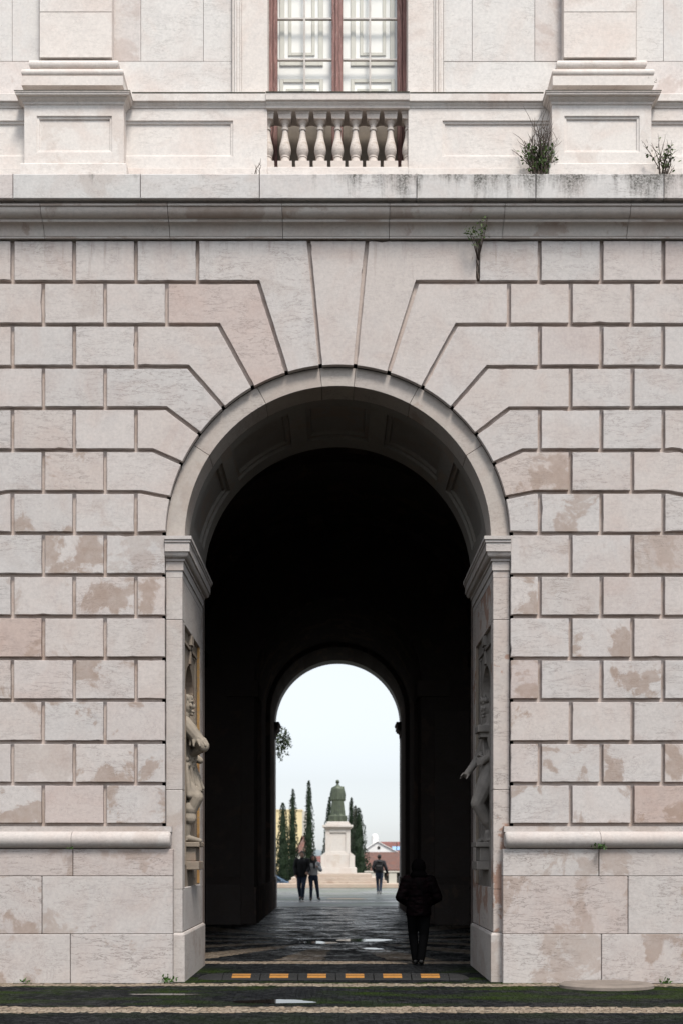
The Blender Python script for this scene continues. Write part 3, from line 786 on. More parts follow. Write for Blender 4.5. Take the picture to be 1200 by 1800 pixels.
bal = MB(); bal.box(XB0 + .002, XB1 - .002, .02, .40, ZL - .02, Z(296, d1)); bal.box(XB0 + .002, XB1 - .002, .045, .38, Z(296, d1), Z(293.5, d1)); bal.box(XB0 + .002, XB1 - .002, .072, .30, Z(293.5, d1), Z(296, 14.10))
balo = bal.build('balustrade', M['upper_trim'], palace, bevel=.005)
zr0, zr1 = Z(192, d1), Z(165.5, 14.0)
hr = MB(); rp = [(-.32, zr0), (.02, zr0), (.024, zr0 + .03), (.045, zr0 + .055), (.047, zr0 + .072), (.07, zr0 + .076), (.075, zr1 - .02), (.08, zr1), (-.32, zr1 + .004)]
run_profile(hr, rp, [XB0 - .012, XB1 + .012], .05, 0); hr.build('handrail', M['upper_trim'], balo, bevel=.004)
lc = MB(); lc.box(XB0 - .014, XB1 + .014, -.034, .02, zr1 + .0005, zr1 + .014)
for sg in (-1, 1):
    a, b = sorted((sg*abs(XB0) + sg*.02, sg*(abs(XPa) - .1))); lc.box(a, b, -.008, .03, Z(168.5, d1) + .0005, Z(168.5, d1) + .009)
lc.build('lichen_edge', M['lichen'], balo)
zb0, zb1 = Z(296, 14.10), zr0; hb = zb1 - zb0
def bprof():
    q = [(47, 572), (45, 560), (38, 545), (34, 530)]
    pts = [(35, 572), (42, 566), (38, 550), (34, 535), (33, 527), (37, 525), (37, 517), (33, 514)]
    pts += [(36, 508), (42, 495), (46, 480), (47, 466), (45, 445), (39, 420), (31, 392), (25, 362), (21.5, 335), (20.5, 322), (27, 320), (28, 312), (27, 306), (21, 303), (21, 296), (24, 282), (30, 270), (38, 262), (40, 257)]
    return [(r/4/132.2*.90, zb0 + (618 - y)/(618 - 205)*hb) for r, y in pts]
bmsh = MB(); bmsh.lathe(bprof(), 0, 0, 28, top=False)
u = lambda y: zb0 + (618 - y)/(618 - 205)*hb
w1, w2 = 50/4/132.2, 42/4/132.2
bmsh.box(-w1, w1, -w1, w1, zb0 - .004, u(571))
bmsh.add([(-w2, -w2, u(257)), (w2, -w2, u(257)), (w2, w2, u(257)), (-w2, w2, u(257)), (-w2*1.1, -w2*1.1, u(222)), (w2*1.1, -w2*1.1, u(222)), (w2*1.1, w2*1.1, u(222)), (-w2*1.1, w2*1.1, u(222))],
         [(0,3,2,1),(4,5,6,7),(0,1,5,4),(1,2,6,5),(2,3,7,6),(3,0,4,7)])
bmsh.box(-w1, w1, -w1, w1, u(221), u(204))
b0 = None
for i in range(9):
    x = X(VX + (i-4)*31.0, d1)
    if b0 is None: b0 = bmsh.build('baluster', M['baluster'], balo, angle=38); o = b0
    else: o = b0.copy(); C.objects.link(o); o.parent = balo
    o.location = (x, .17, 0)

# ------------------------------------------------------------------ upper wall, window
yU = .22; dU = 14.22
gq = .0025
def slab(p0, p1, q0, q1, y=yU):
    uw.box(X(p0, dU) + gq, X(p1, dU) - gq, y + rj.uniform(-.003, .002), .45, Z(q1, dU) + gq, Z(q0, dU) - gq)
Lx = [-380, -240, -130, -30, 22, 70, 197, 248, 358, 408.5]
for side in (0, 1):
    uw = MB()
    for rowi, (qa, qb) in enumerate(((108, 330), (-190, 108), (-520, -190))):
        xs = Lx if rowi else [-380, -120, 70, 197, 408.5]
        if rowi == 2: xs = [-380, -200, -60, 48, 150, 280, 408.5]
        for a, b in zip(xs[:-1], xs[1:]):
            if side: a, b = 2*VX - b, 2*VX - a
            slab(a, b, qa, qb)
    uw.build('upper_wall', M['upper'], palace, bevel=.003)
uc = MB(); uc.box(-8, X(412, dU), .44, .6, ZL - .3, 17); uc.box(-X(412, dU), 8, .44, .6, ZL - .3, 17); uc.box(-8, 8, .40, 1.2, 16.9, 17.2); uc.build('wall_core', M['mortar'], palace)
ws = MB(); d3 = 14.16
for s in (-1, 1):
    def wb(p0, p1, y, z0=ZL - .1, z1=17):
        a, b = X(p0, d3), X(p1, d3)
        if s > 0: a, b = -b, -a
        ws.box(a, b, y, .62, z0, z1)
    wb(408.8, 413.3, .150); wb(413.5, 417, .120); wb(417.2, 422, .135); wb(422.2, 425, .155); wb(425.2, 470.5, .172)
ws.build('window_surround', M['upper_trim'], palace, bevel=.003)
win = MB(); dW = 14.52; yW = .52
def vbar(mb, p0, p1, y0, y1, z0=10.55, z1=17, d=dW): mb.box(X(p0, d), X(p1, d), y0, y1, z0, z1)
vbar(win, 462, 480, yW - .02, yW + .09); vbar(win, 707, 726, yW - .02, yW + .09)
for p0, p1 in ((480.3, 488), (583, 591.6), (593, 602.5), (697.5, 706.7)): vbar(win, p0, p1, yW + .01, yW + .07)
vbar(win, 589.5, 594.5, yW - .015, yW + .012)
for a, b in ((488.2, 582.8), (602.7, 697.3)): win.box(X(a, dW), X(b, dW), yW + .012, yW + .068, 10.55, 10.75)
wino = win.build('window', M['redwood'], palace, bevel=.006)
gb = MB()
for c in (535, 650): vbar(gb, c - 1.6, c + 1.6, yW + .02, yW + .055)
zrow = [Z(102, dW) + k*72/ (F/dW) for k in range(-2, 7)]
for a, b in ((488.2, 582.8), (602.7, 697.3)):
    for z in zrow: gb.box(X(a, dW), X(b, dW), yW + .022, yW + .053, z - .014, z + .012)
gb.build('glazing_bar', M['muntin'], wino, bevel=.003)
for a, b in ((488.2, 582.8), (602.7, 697.3)):
    g = MB(); y = yW + .038; g.add([(X(a, dW), y, 10.75), (X(b, dW), y, 10.75), (X(b, dW), y, 17), (X(a, dW), y, 17)], [(0,1,2,3)]); g.build('pane', M['glass'], wino)
M['shutter_shade'] = plain('shutter_shade_brown', (.20, .165, .13), .85, var=.2, scale=5, bump=.3)  # added brown panel; its colour stands in for shade behind the balusters
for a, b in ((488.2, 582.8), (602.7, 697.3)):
    kp = MB(); kp.panel(X(a, dW), X(b, dW), 10.56, Z(178, dW), yW + .004, yW + .03, (X(a + 12, dW), X(b - 12, dW), 10.72, Z(190, dW)), [(.004, .01), (.03, .012)]); kp.build('added_shade_panel', M['shutter_shade'], wino)
yS = .66; dS = D0 + yS
for (a, b, o0, i0, i1, o1) in ((480, 592, 492, 507, 553.5, 568), (593.5, 707, 616, 632, 677.5, 693)):
    sh = MB(); sh.box(X(a, dS), X(b, dS), yS, yS + .05, 10.5, 17)
    sho = sh.build('shutter', M['white_paint'], wino)
    fr = MB()
    def frame(p0, p1, z0, z1, w, h):
        x0, x1 = X(p0, dS), X(p1, dS)
        fr.box(x0, x0 + w, yS - h, yS, z0, z1); fr.box(x1 - w, x1, yS - h, yS, z0, z1)
        fr.box(x0 + w, x1 - w, yS - h, yS, z0, z0 + w); fr.box(x0 + w, x1 - w, yS - h, yS, z1 - w, z1)
    frame(o0, o1, Z(117, dS), 16.4, .066, .018); frame(i0, i1, Z(99, dS), 16.25, .045, .014)
    frame(o0, o1, 10.72, Z(140, dS), .05, .018); frame(o0 + 11, o1 - 11, 10.85, Z(157, dS), .035, .014)
    fr.build('shutter_moulding', M['beige_paint'], sho, bevel=.004)

# ------------------------------------------------------------------ the passage behind the arch
pas = sp
def cvault(mb, r, zc, y0, y1, n=36, rz=None):
    vs = []; fs = []; rz = rz or r
    for i in range(n+1):
        a = math.pi*i/n; vs += [(r*math.cos(a), y0, zc + rz*math.sin(a)), (r*math.cos(a), y1, zc + rz*math.sin(a))]
    for i in range(n): fs.append((2*i, 2*i+1, 2*i+3, 2*i+2))
    mb.add(vs, fs)
HB = 3.45
for s in (-1, 1):
    pas.box(s*HB - (.4 if s < 0 else 0), s*HB + (.4 if s > 0 else 0), YB + .004, 11.8, 0, 6.6)
    for yy in (3.1, 6.8, 10.5):
        a, b = sorted((s*HB, s*(HB - .22))); pas.box(a, b, yy, yy + .9, 0, 6.3)
    a, b = sorted((s*HB, s*(HB - .3))); pas.box(a, b, YB + .02, 11.79, 6.3, 6.58)
    a, b = sorted((s*HB, s*(HB - .12))); pas.box(a, b, YB + .02, 11.79, 0, .95)
cvault(pas, HB, 6.6, YB, 11.8, rz=3.0)
for yy in (3.1, 6.8, 10.5):
    n = 30
    for i in range(n):
        a, b = math.pi*i/n, math.pi*(i+1)/n
        q = lambda r, a_, y: (r*math.cos(a_), y, 6.6 + r/HB*3.0*math.sin(a_))
        r1 = HB - .2
        pas.add([q(r1, a, yy), q(r1, b, yy), q(r1, b, yy+.9), q(r1, a, yy+.9), q(HB, a, yy), q(HB, b, yy), q(HB, b, yy+.9), q(HB, a, yy+.9)], [(0,1,2,3), (0,4,5,1), (3,2,6,7)])
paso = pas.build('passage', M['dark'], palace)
# the cross wall with the second arch, then the corridor to the far arch
cr = MB(); spandrel(cr, 11.8, 2.03, ZC + .05, 10.6, -3.9, 3.9, 0)
n = 40
for (r_, y0, y1) in ((2.03, 11.8, 12.7), (2.03, 17.9, 20.1)):
    for i in range(n):
        a, b = math.pi*i/n, math.pi*(i+1)/n
        cr.add([(r_*math.cos(a), y0, ZC+.05+r_*math.sin(a)), (r_*math.cos(b), y0, ZC+.05+r_*math.sin(b)), (r_*math.cos(b), y1, ZC+.05+r_*math.sin(b)), (r_*math.cos(a), y1, ZC+.05+r_*math.sin(a))], [(0,1,2,3)])
for s in (-1, 1):
    for y0, y1, w in ((11.802, 12.7, 2.03), (17.9, 20.1, 2.03), (12.7, 17.9, 2.16), (14.6, 15.4, 2.06)):
        a, b = sorted((s*w, s*2.7)); cr.box(a, b, y0, y1, 0, ZC + .05)
    a, b = sorted((s*2.03, s*1.98)); cr.box(a, b, 11.77, 20.1, 0, .9)
    for y0, y1 in ((11.7, 12.8),):
        a, b = sorted((s*2.7, s*1.93)); cr.box(a, b, y0, y1, ZC - .35, ZC + .04)
    # panel mouldings on the cross wall
    a, b = sorted((s*2.35, s*3.2)); cr.box(a, b, 11.74, 11.81, 1.15, 5.2); cr.box(a, b, 11.70, 11.81, 0, .98)
cvault(cr, 2.16, ZC + .05, 12.7, 17.9)
for y0 in (12.7, 17.9):
    n = 36
    for i in range(n):
        a, b = math.pi*i/n, math.pi*(i+1)/n
        q = lambda r, a_: (r*math.cos(a_), y0, ZC + .05 + r*math.sin(a_))
        cr.add([q(2.03, a), q(2.03, b), q(2.16, b), q(2.16, a)], [(0, 1, 2, 3)])
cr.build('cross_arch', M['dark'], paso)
# far arch
ea = MB(); zc2 = Z(1272, 34.9) - .06; r2 = 2.03
n = 48; y0, y1 = 20.1, 20.9
A = [math.pi*i/n for i in range(n+1)]
poly = [((r2+.55)*math.cos(a), zc2 + (r2+.55)*math.sin(a)) for a in A] + [(r2*math.cos(a), zc2 + r2*math.sin(a)) for a in reversed(A)]
ea.prism(poly, y0 + .02, y1)
for s in (-1, 1):
    a, b = sorted((s*r2, s*(r2+.55))); ea.box(a, b, y0 + .02, y1, 0, zc2)
    a, b = sorted((s*(r2-.04), s*(r2+.6))); ea.box(a, b, y0 - .04, y1 + .02, 0, 1.0)
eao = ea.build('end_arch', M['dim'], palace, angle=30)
for s in (-1, 1):
    im = MB(); pa = [(-r2 - .5, 20.05), (-r2, 20.05), (-r2, 20.92), (-r2 - .5, 20.92)]
    if s > 0: pa = [(-x, y) for x, y in reversed(pa)]
    im.sweep(pa, [(o*1.15, z - IMP + zc2 - .52) for o, z in prof_impost(IMP)]); im.build('impost', M['dark'], eao, angle=28)
bk = MB(); bk.box(-20, -r2 - .5, 20.3, 20.88, 0, 17); bk.box(r2 + .5, 20, 20.3, 20.88, 0, 17)
bk.prism([(-r2-.5, zc2 + .3), (r2+.5, zc2 + .3), (r2+.5, 17), (-r2-.5, 17)], 20.3, 20.5) if False else None
# wall above the far arch
vs = []; fs = []
for i in range(n+1):
    a = math.pi*i/n; r = r2 + .5; vs += [(-r*math.cos(a), 20.88, zc2 + r*math.sin(a)), (-r*math.cos(a), 20.88, 17)]
for i in range(n): fs.append((2*i, 2*i+1, 2*i+3, 2*i+2))
bk.add(vs, fs)
rf = bk; rf.box(-18, 18, .6, 20.8, 16.9, 17.15)
for s in (-1, 1):
    a, b = sorted((s*17.6, s*18)); rf.box(a, b, .31, 20.3, 0, 16.9)
    a, b = sorted((s*2.72, s*4.2)); rf.box(a, b, 11.83, 20.29, 0, 11)
rf.box(-4.2, 4.2, YB + .05, 20.3, 10.6, 10.9)
rf.build('rear_wall', M['trim'], palace)

# ------------------------------------------------------------------ carved statues in the niches
def carve_left():
    s = MB(); y = 1.03
    def p(px, py, yy=y): 
        d = D0 + yy; return (X(px, d), yy, Z(py, d))
    xc = -2.20
    # torso, neck, head turned out of the niche
    s.cap((xc, y, 2.98), .17, (xc + .01, y, 3.30), .19); s.ball((xc + .03, y, 3.45), (.19, .27, .16)); s.cap((xc+.02, y, 3.58), .075, (xc + .04, y, 3.70), .065)
    s.ball((xc + .055, y, 3.82), (.105, .09, .135)); s.ball((xc + .165, y-.01, 3.80), (.022, .018, .035)); s.ball((xc + .15, y-.01, 3.725), (.03, .035, .018)); s.ball((xc+.135, y, 3.69), (.03, .035, .03))
    s.ball((xc + .145, y-.035, 3.85), (.02, .03, .012)); s.ball((xc + .03, y, 3.91), (.125, .105, .07)); s.cap((xc-.06, y-.06, 3.9), .05, (xc-.05, y-.07, 3.75), .045)
    # near arm: shoulder with sleeve, elbow out, hand back to the chest
    sh, el, ha = (xc + .06, y - .25, 3.52), p(358, 1312, .80), p(338, 1326, .95)
    s.cap(sh, .115, el, .085); s.cap(el, .075, ha, .055); s.ball(ha, (.06, .05, .06))
    for i in range(9):      # mane-like ruffle at the sleeve end
        a = i*.70; m = Vector(sh).lerp(Vector(el), .70); s.cap(m + Vector((.10*math.cos(a), .085*math.sin(a), .03*math.sin(a))), .026, m + Vector((.13*math.cos(a) + .02, .11*math.sin(a), -.07 + .03*math.sin(a))), .014)
    for i in range(5):      # creases across the sleeve
        m = Vector(sh).lerp(Vector(el), .1 + .11*i); s.cap(m + Vector((-.05, -.085, .06)), .016, m + Vector((.07, -.075, -.03)), .012)
    for i in range(14):     # lower rim of the breastplate, scalloped
        a = i*math.pi/7; s.ball((xc + .175*math.cos(a), y + .20*math.sin(a), 2.955 - .02*(i % 2)), .034)
    for i in range(6): s.cap((xc + .14, y - .18 + .06*i, 3.40), .013, (xc + .17, y - .10 + .035*i, 3.06), .010)
    s.cap((xc - .02, y - .20, 3.60), .045, (xc + .14, y, 3.50), .04); s.cap((xc - .02, y + .20, 3.60), .045, (xc + .14, y, 3.50), .04)
    for i in range(10):     # locks of hair
        a = i*.63; s.cap((xc + .02 + .10*math.cos(a), y + .09*math.sin(a), 3.93), .03, (xc + .01 + .125*math.cos(a), y + .11*math.sin(a), 3.86), .020)
    s.ball((xc + .15, y - .045, 3.865), (.02, .035, .010)); s.ball((xc + .13, y - .07, 3.80), (.02, .02, .03)); s.ball((xc+.03, y-.095, 3.80), (.03, .018, .04))
    for i in range(6):
        a = i*1.05; m = Vector(sh).lerp(Vector(el), .62); s.ball(m + Vector((.075*math.cos(a), .06*math.sin(a), -.02 + .02*math.sin(2*a))), .038)
    for k in range(4): s.cap(Vector(ha) + Vector((.0, -.02, .03-.022*k)), .018, Vector(ha) + Vector((.07, .02, .02-.024*k)), .013)
    s.cap((xc + .06, y + .25, 3.5), .1, (xc + .1, y + .32, 3.12), .075); s.cap((xc+.1, y+.32, 3.12), .07, (xc+.22, y+.2, 3.05), .05)
    # belt, skirt in folds
    for i in range(12):
        a = i*math.pi/6; s.ball((xc + .165*math.cos(a), y + .19*math.sin(a), 3.03), .04)
    for i in range(14):
        a = i*2*math.pi/14 + .2; r0, r1 = .16, .25 + .03*math.sin(3*a); s.cap((xc + r0*math.cos(a), y + r0*1.15*math.sin(a), 2.98), .032, (xc + r1*math.cos(a) + .02, y + r1*math.sin(a), 2.58 + .06*math.sin(2*a+1)), .046 if i % 2 else .026)
    s.cap((xc, y, 2.98), .165, (xc + .02, y, 2.70), .215)
    # legs: near knee forward, boot tops, feet
    s.chain([(xc + .02, y - .10, 2.68), (xc + .22, y - .16, 2.50), (xc + .10, y - .15, 2.22), (xc + .08, y - .14, 1.98)], [.13, .098, .078, .05])
    s.cap((xc + .13, y - .155, 2.36), .098, (xc + .125, y - .155, 2.33), .104); s.cap((xc + .12, y - .155, 2.235), .094, (xc + .117, y - .155, 2.205), .10); s.cap((xc + .08, y - .14, 1.93), .05, (xc + .27, y - .18, 1.89), .032)
    s.chain([(xc - .02, y + .12, 2.68), (xc + .02, y + .14, 2.40), (xc - .02, y + .14, 1.96)], [.13, .095, .055]); s.cap((xc-.02, y+.14, 1.93), .05, (xc + .14, y + .16, 1.89), .034)
    # cloak falling behind
    for k in range(5): s.cap((xc - .12, y - .2 + .1*k, 3.45), .06, (xc - .10, y - .26 + .13*k, 2.0), .075)
    s.ball((xc - .02, y, 1.90), (.2, .24, .04))
    return s
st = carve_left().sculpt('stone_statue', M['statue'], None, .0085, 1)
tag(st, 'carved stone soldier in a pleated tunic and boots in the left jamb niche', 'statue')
def carve_right():
    s = MB(); y = 1.03; xc = 2.20
    def p(px, py, yy=y):
        d = D0 + yy; return (X(px, d), yy, Z(py, d))
    s.cap((xc, y, 2.95), .17, (xc - .01, y, 3.25), .17); s.ball((xc - .03, y, 3.44), (.17, .25, .15)); s.cap((xc - .03, y, 3.56), .065, (xc - .05, y, 3.68), .058)
    s.ball((xc - .065, y, 3.80), (.10, .085, .13)); s.ball((xc - .165, y - .02, 3.77), (.022, .017, .04)); s.ball((xc - .15, y-.02, 3.70), (.025, .03, .016)); s.ball((xc-.14, y-.01, 3.66), (.026, .03, .026))
    for i in range(9):      # spiked crown and curls
        a = i*2*math.pi/9; c = Vector((xc - .06 + .10*math.cos(a), y + .09*math.sin(a), 3.88)); s.ball(c, .042); s.cap(c, .022, c + Vector((.03*math.cos(a), .03*math.sin(a), .075)), .010)
    for k in range(6): s.ball((xc + .02 - .012*(k % 2)*3, y - .09, 3.86 - .05*k), .04); s.ball((xc - .04, y - .085 - .01*(k % 2), 3.84 - .035*k), .024)
    for k in range(7): s.cap((xc - .16 + .02*k, y - .16 + .01*k, 3.30), .014, (xc - .15 + .03*k, y - .20, 3.02), .018)
    s.ball((xc - .145, y - .05, 3.835), (.018, .03, .010)); s.ball((xc - .13, y - .06, 3.77), (.02, .02, .028))
    # block carried at the shoulder on a drapery fold
    s2 = MB(); s2.box(xc - .26, xc - .02, y - .34, y - .02, 3.40, 3.50); s2.box(xc - .22, xc - .05, y - .30, y - .05, 3.33, 3.40); s.add(s2.v, s2.f)
    # near arm down to the belly, hand with fingers
    sh, el, ha = (xc - .05, y - .22, 3.45), (xc - .02, y - .33, 3.12), (xc - .16, y - .20, 3.01)
    s.cap(sh, .09, el, .075); s.cap(el, .065, ha, .048); s.ball(ha, (.055, .045, .05))
    for k in range(4): s.cap(Vector(ha) + Vector((-.01, -.02, .04 - .025*k)), .017, Vector(ha) + Vector((-.09, .03, .035 - .032*k)), .012)
    s.cap(Vector(ha) + Vector((0, -.02, .05)), .017, Vector(ha) + Vector((-.06, -.01, .085)), .013)
    # far arm reaching into the arch with open hand
    s.chain([(xc - .05, y + .22, 3.42), (xc - .16, y + .30, 3.10), p(826, 1352, 1.2), p(818, 1362, 1.2)], [.085, .065, .05, .045])
    e = Vector(p(818, 1362, 1.2))
    for k in range(4): s.chain([e + Vector((0, -.045 + .03*k, .0)), e + Vector((-.045, -.06 + .035*k, .015 - .012*k)), e + Vector((-.075, -.06 + .035*k, -.02 - .01*k))], [.018, .015, .011])
    s.cap(e + Vector((.03, -.04, -.01)), .018, e + Vector((.0, -.07, -.06)), .012)
    # garland round the waist
    for i in range(16):
        a = i*2*math.pi/16; s.ball((xc + .20*math.cos(a), y + .23*math.sin(a), 3.16 + .05*math.cos(a)), .04 if i % 2 else .03)
    # bare leg: thigh forward, knee, shank drawn back; second leg straight
    s.chain([(xc - .02, y - .10, 2.92), (xc - .12, y - .13, 2.68), (xc - .235, y - .12, 2.42), (xc - .10, y - .06, 2.18), (xc + .06, y + .02, 1.98)], [.15, .135, .098, .085, .05])
    s.chain([(xc - .03, y + .12, 2.90), (xc - .08, y + .14, 2.45), (xc - .02, y + .15, 1.95)], [.14, .10, .055]); s.cap((xc-.02, y+.15, 1.93), .05, (xc - .18, y + .17, 1.89), .032)
    for k in range(6): s.cap((xc - .10 + .02*k, y - .05 + .04*k, 2.98), .04, (xc - .12 + .03*k, y - .02 + .06*k, 2.66 - .05*k), .03)
    for k in range(5): s.cap((xc + .12, y - .2 + .1*k, 3.4), .06, (xc + .12, y - .26 + .13*k, 2.0), .08)
    s.ball((xc + .02, y, 1.90), (.2, .24, .04)); s.cap((xc - .08, y - .1, 1.90), .07, (xc - .09, y - .12, 2.0), .05)
    return s
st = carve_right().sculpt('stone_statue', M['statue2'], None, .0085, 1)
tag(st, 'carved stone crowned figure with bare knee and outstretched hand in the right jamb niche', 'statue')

# ------------------------------------------------------------------ speed bump
sbz = thing('speed_bump', 'black rubber speed bump with orange reflectors across the arch opening', 'speed bump', (0, .5, 0))
def bump_prof(): return [(-.235, 0), (-.20, .018), (-.10, .052), (-.03, .062), (.03, .062), (.10, .052), (.20, .018), (.235, 0)]
pitch = 66*14.4/F; x0 = X(425, 14.4); base = None
for i in range(6):
    mb = MB(); w = pitch/2 - .005; pr = bump_prof()
    vs = [(sx*w, y, z) for sx in (-1, 1) for y, z in pr]; k = len(pr)
    mb.add(vs, [(j, j+1, k+j+1, k+j)[::-1] for j in range(k-1)] + [tuple(range(k)), tuple(range(2*k-1, k-1, -1))])
    for gx in (-.19, .19):
        for gy in (-.12, .12): mb.lathe([(.018, .03), (.018, .052), (.012, .053)], gx, gy, 8)
    seg = mb.build('segment', M['rubber'], sbz, bevel=.004); seg.location = (x0 + i*pitch, 0, 0)
    rf = MB(); hw = 16.5*14.3/F
    for y0, y1 in ((-.185, -.122), (-.102, -.042)):
        zz_ = lambda y: (.018 + (y + .20)/.10*.034 if y < -.10 else .052 + (y + .10)/.07*.010) + .004
        rf.add([(-hw, y0, zz_(y0)), (hw, y0, zz_(y0)), (hw, y1, zz_(y1)), (-hw, y1, zz_(y1))], [(0, 1, 2, 3)])
        rf.add([(-hw, y0, zz_(y0)-.006), (hw, y0, zz_(y0)-.006), (hw, y0, zz_(y0)), (-hw, y0, zz_(y0))], [(0, 1, 2, 3)])
    rf.build('reflector', M['amber'], seg)
for s in (-1, 1):
    mb = MB(); pr = bump_prof(); k = len(pr); ln = .34 if s < 0 else .28
    xs = x0 - pitch/2 if s < 0 else x0 + 5.5*pitch
    rows = [(0, 1), (.35, .97), (.65, .8), (.85, .5), (1, .12)]
    vs = [(xs + s*ln*u, y*(.35 + .65*q), z*q) for u, q in rows for y, z in pr]; fs = []
    for i in range(len(rows)-1):
        for j in range(k-1):
            f = (i*k+j, i*k+j+1, (i+1)*k+j+1, (i+1)*k+j); fs.append(f if s < 0 else f[::-1])
    mb.add(vs, fs); mb.build('end_cap', M['rubber'], sbz)

# ------------------------------------------------------------------ worn round stone by the right wall
sl = MB(); d = EYE*F/(1736-HZ); cx = X(1066, d)
sl.lathe([(.60, 0), (.60, .035), (.57, .055), (.50, .06), (.36, .045), (.01, .04)], 0, 0, 40, top=False)
M['disc'] = plain('dirty_round_stone', (.20, .165, .14), .9, var=.2, scale=4, bump=.4)
slo = sl.build('stone_disc', M['disc'], None, angle=40); slo.location = (cx, -.52, 0); slo.scale = (1, .62, 1)
tag(slo, 'low flat round stone slab lying at the foot of the right wall', 'stone slab')

# ------------------------------------------------------------------ plants on the masonry
def shrub(name, label, cat, loc, h, w, nstem, nleaf, leafsize, seed, dry=.5, lean=0, group=None, lm='leafy', ydepth=.16, leaf_lo=.1, leaf_hi=.75):
    rr = random.Random(seed); random.seed(seed)
    root = thing(name, label, cat, loc, 0, group)
    st = MB(); lf = MB(); tips = []
    for i in range(nstem):
        a = rr.uniform(-1, 1); hh = h*rr.uniform(.45, 1.0)*(1 - .25*abs(a))
        p = Vector((rr.uniform(-.12, .12)*w, rr.uniform(-.03, .03), 0)); pts = [p.copy()]
        v = Vector((a*w/h*.55 + lean, -abs(rr.gauss(0, ydepth)), 1)).normalized(); n = 7
        for k in range(n):
            v = (v + Vector((rr.gauss(0, .16), rr.gauss(0, .07), rr.gauss(.06, .08)))).normalized(); p = p + v*hh/n; pts.append(p.copy())
            if k > 1 and rr.random() < .7:
                q = p.copy(); u = (v + Vector((rr.gauss(0, .6), rr.gauss(0, .3), rr.gauss(.1, .3)))).normalized(); tw = [q.copy()]
                for m in range(3): u = (u + Vector((rr.gauss(0, .2), rr.gauss(0, .1), .1))).normalized(); q = q + u*hh*.09; tw.append(q.copy())
                st.tube(tw, [.0035, .003, .0025, .0015], 4); tips += tw[1:]
        st.tube(pts, [.009*(1 - .8*k/n) + .001 for k in range(n+1)], 5); tips += pts[2:]
    st.build('stems', M['twig'], root)
    sel = [q for q in tips if leaf_lo*h <= q.z <= leaf_hi*h] or tips
    for i in range(nleaf):
        q = rr.choice(sel) + Vector((rr.gauss(0, .02), rr.gauss(0, .02) - .01, rr.gauss(0, .02))); lf.leaf(q, leafsize, (0, -.3, .2), 1.2)
    lf.build('leaves', M[lm], root)
    return root
dP = 13.9
shrub('shrub', 'large twiggy shrub with bare dry tips growing left of the right pedestal', 'shrub', (X(946, dP), -.13, ZL - .02), .90, .44, 58, 480, .05, 11, leaf_hi=.48, leaf_lo=.05, ydepth=.12)
shrub('shrub', 'small leafy shrub right of the right pedestal at the picture edge', 'shrub', (X(1163, dP), -.13, ZL - .02), .60, .34, 15, 120, .05, 23, leaf_lo=.28, leaf_hi=.75)
shrub('dry_weed', 'thin dry weed on the ledge left of the balustrade', 'weed', (X(452, dP), -.16, ZL - .01), .26, .42, 4, 0, .03, 31, leaf_lo=.3).children[1].hide_render = False
sap = shrub('sapling', 'green sapling rooted in a wall joint below the cornice', 'sapling', (X(840.5), .03, Z(490)), .66, .06, 5, 0, .05, 41, ydepth=.02)
lf = MB(); random.seed(5)
for (px, py, n, sp_) in ((823, 406, 34, .04), (829, 412, 18, .04), (847, 390, 20, .035), (850, 402, 26, .045), (838, 418, 22, .07), (846, 412, 16, .04)):
    for i in range(n):
        q = (X(px, 13.82) + random.gauss(0, sp_*.8), -.17 + random.gauss(0, .03), Z(py, 13.82) + random.gauss(0, sp_*.8)); lf.leaf(Vector(q) - Vector(sap.location), .04, (0, -.3, 0), 1.2)
old = [c for c in sap.children if c.name.startswith('leaves')][0]; old.data = lf.mesh('leaves'); old.data.materials.append(M['leafy'])
tw = MB()
for (px, py) in ((823, 407), (829, 413), (847, 392), (849, 403), (838, 418), (858, 372)):
    b = Vector((X(840), .03, Z(455))); e_ = Vector((X(px, 13.82), -.17, Z(py, 13.82))); m = b.lerp(e_, .5) + Vector((0, -.06, -.03))
    tw.tube([b - Vector(sap.location), m - Vector(sap.location), e_ - Vector(sap.location)], [.009, .006, .003], 5)
tw.build('branches', M['twig'], sap)
def tuft(px, py, d, n, sz, seed, label, group='weeds at the wall foot'):
    random.seed(seed); mb = MB()
    for i in range(n):
        q = (random.gauss(0, sz*.8), random.gauss(0, .02) - .02, abs(random.gauss(0, sz*.5))); mb.leaf(q, sz*.9, (0, -.2, .7), 1.)
    o = mb.build('weed', M['weed'], None); o.location = (X(px, d), d - D0, Z(py, d)); tag(o, label, 'weed', group)
tuft(297, 1727, 13.9, 46, .06, 1, 'small leafy weed at the left foot of the arch pier')
tuft(46, 1728, 13.9, 20, .045, 2, 'tiny weed at the foot of the left wall near the picture edge')
tuft(1173, 1731, 13.9, 26, .06, 3, 'small weed at the foot of the right wall beyond the stone slab')
tuft(1052, 1492, 13.87, 40, .05, 4, 'green tuft growing under the right round moulding', None)
tuft(126, 1492, 13.87, 14, .035, 6, 'tiny tuft growing under the left round moulding', None)
tuft(1145, 146, 13.95, 26, .04, 7, 'sprig on the base of the right pilaster', None)

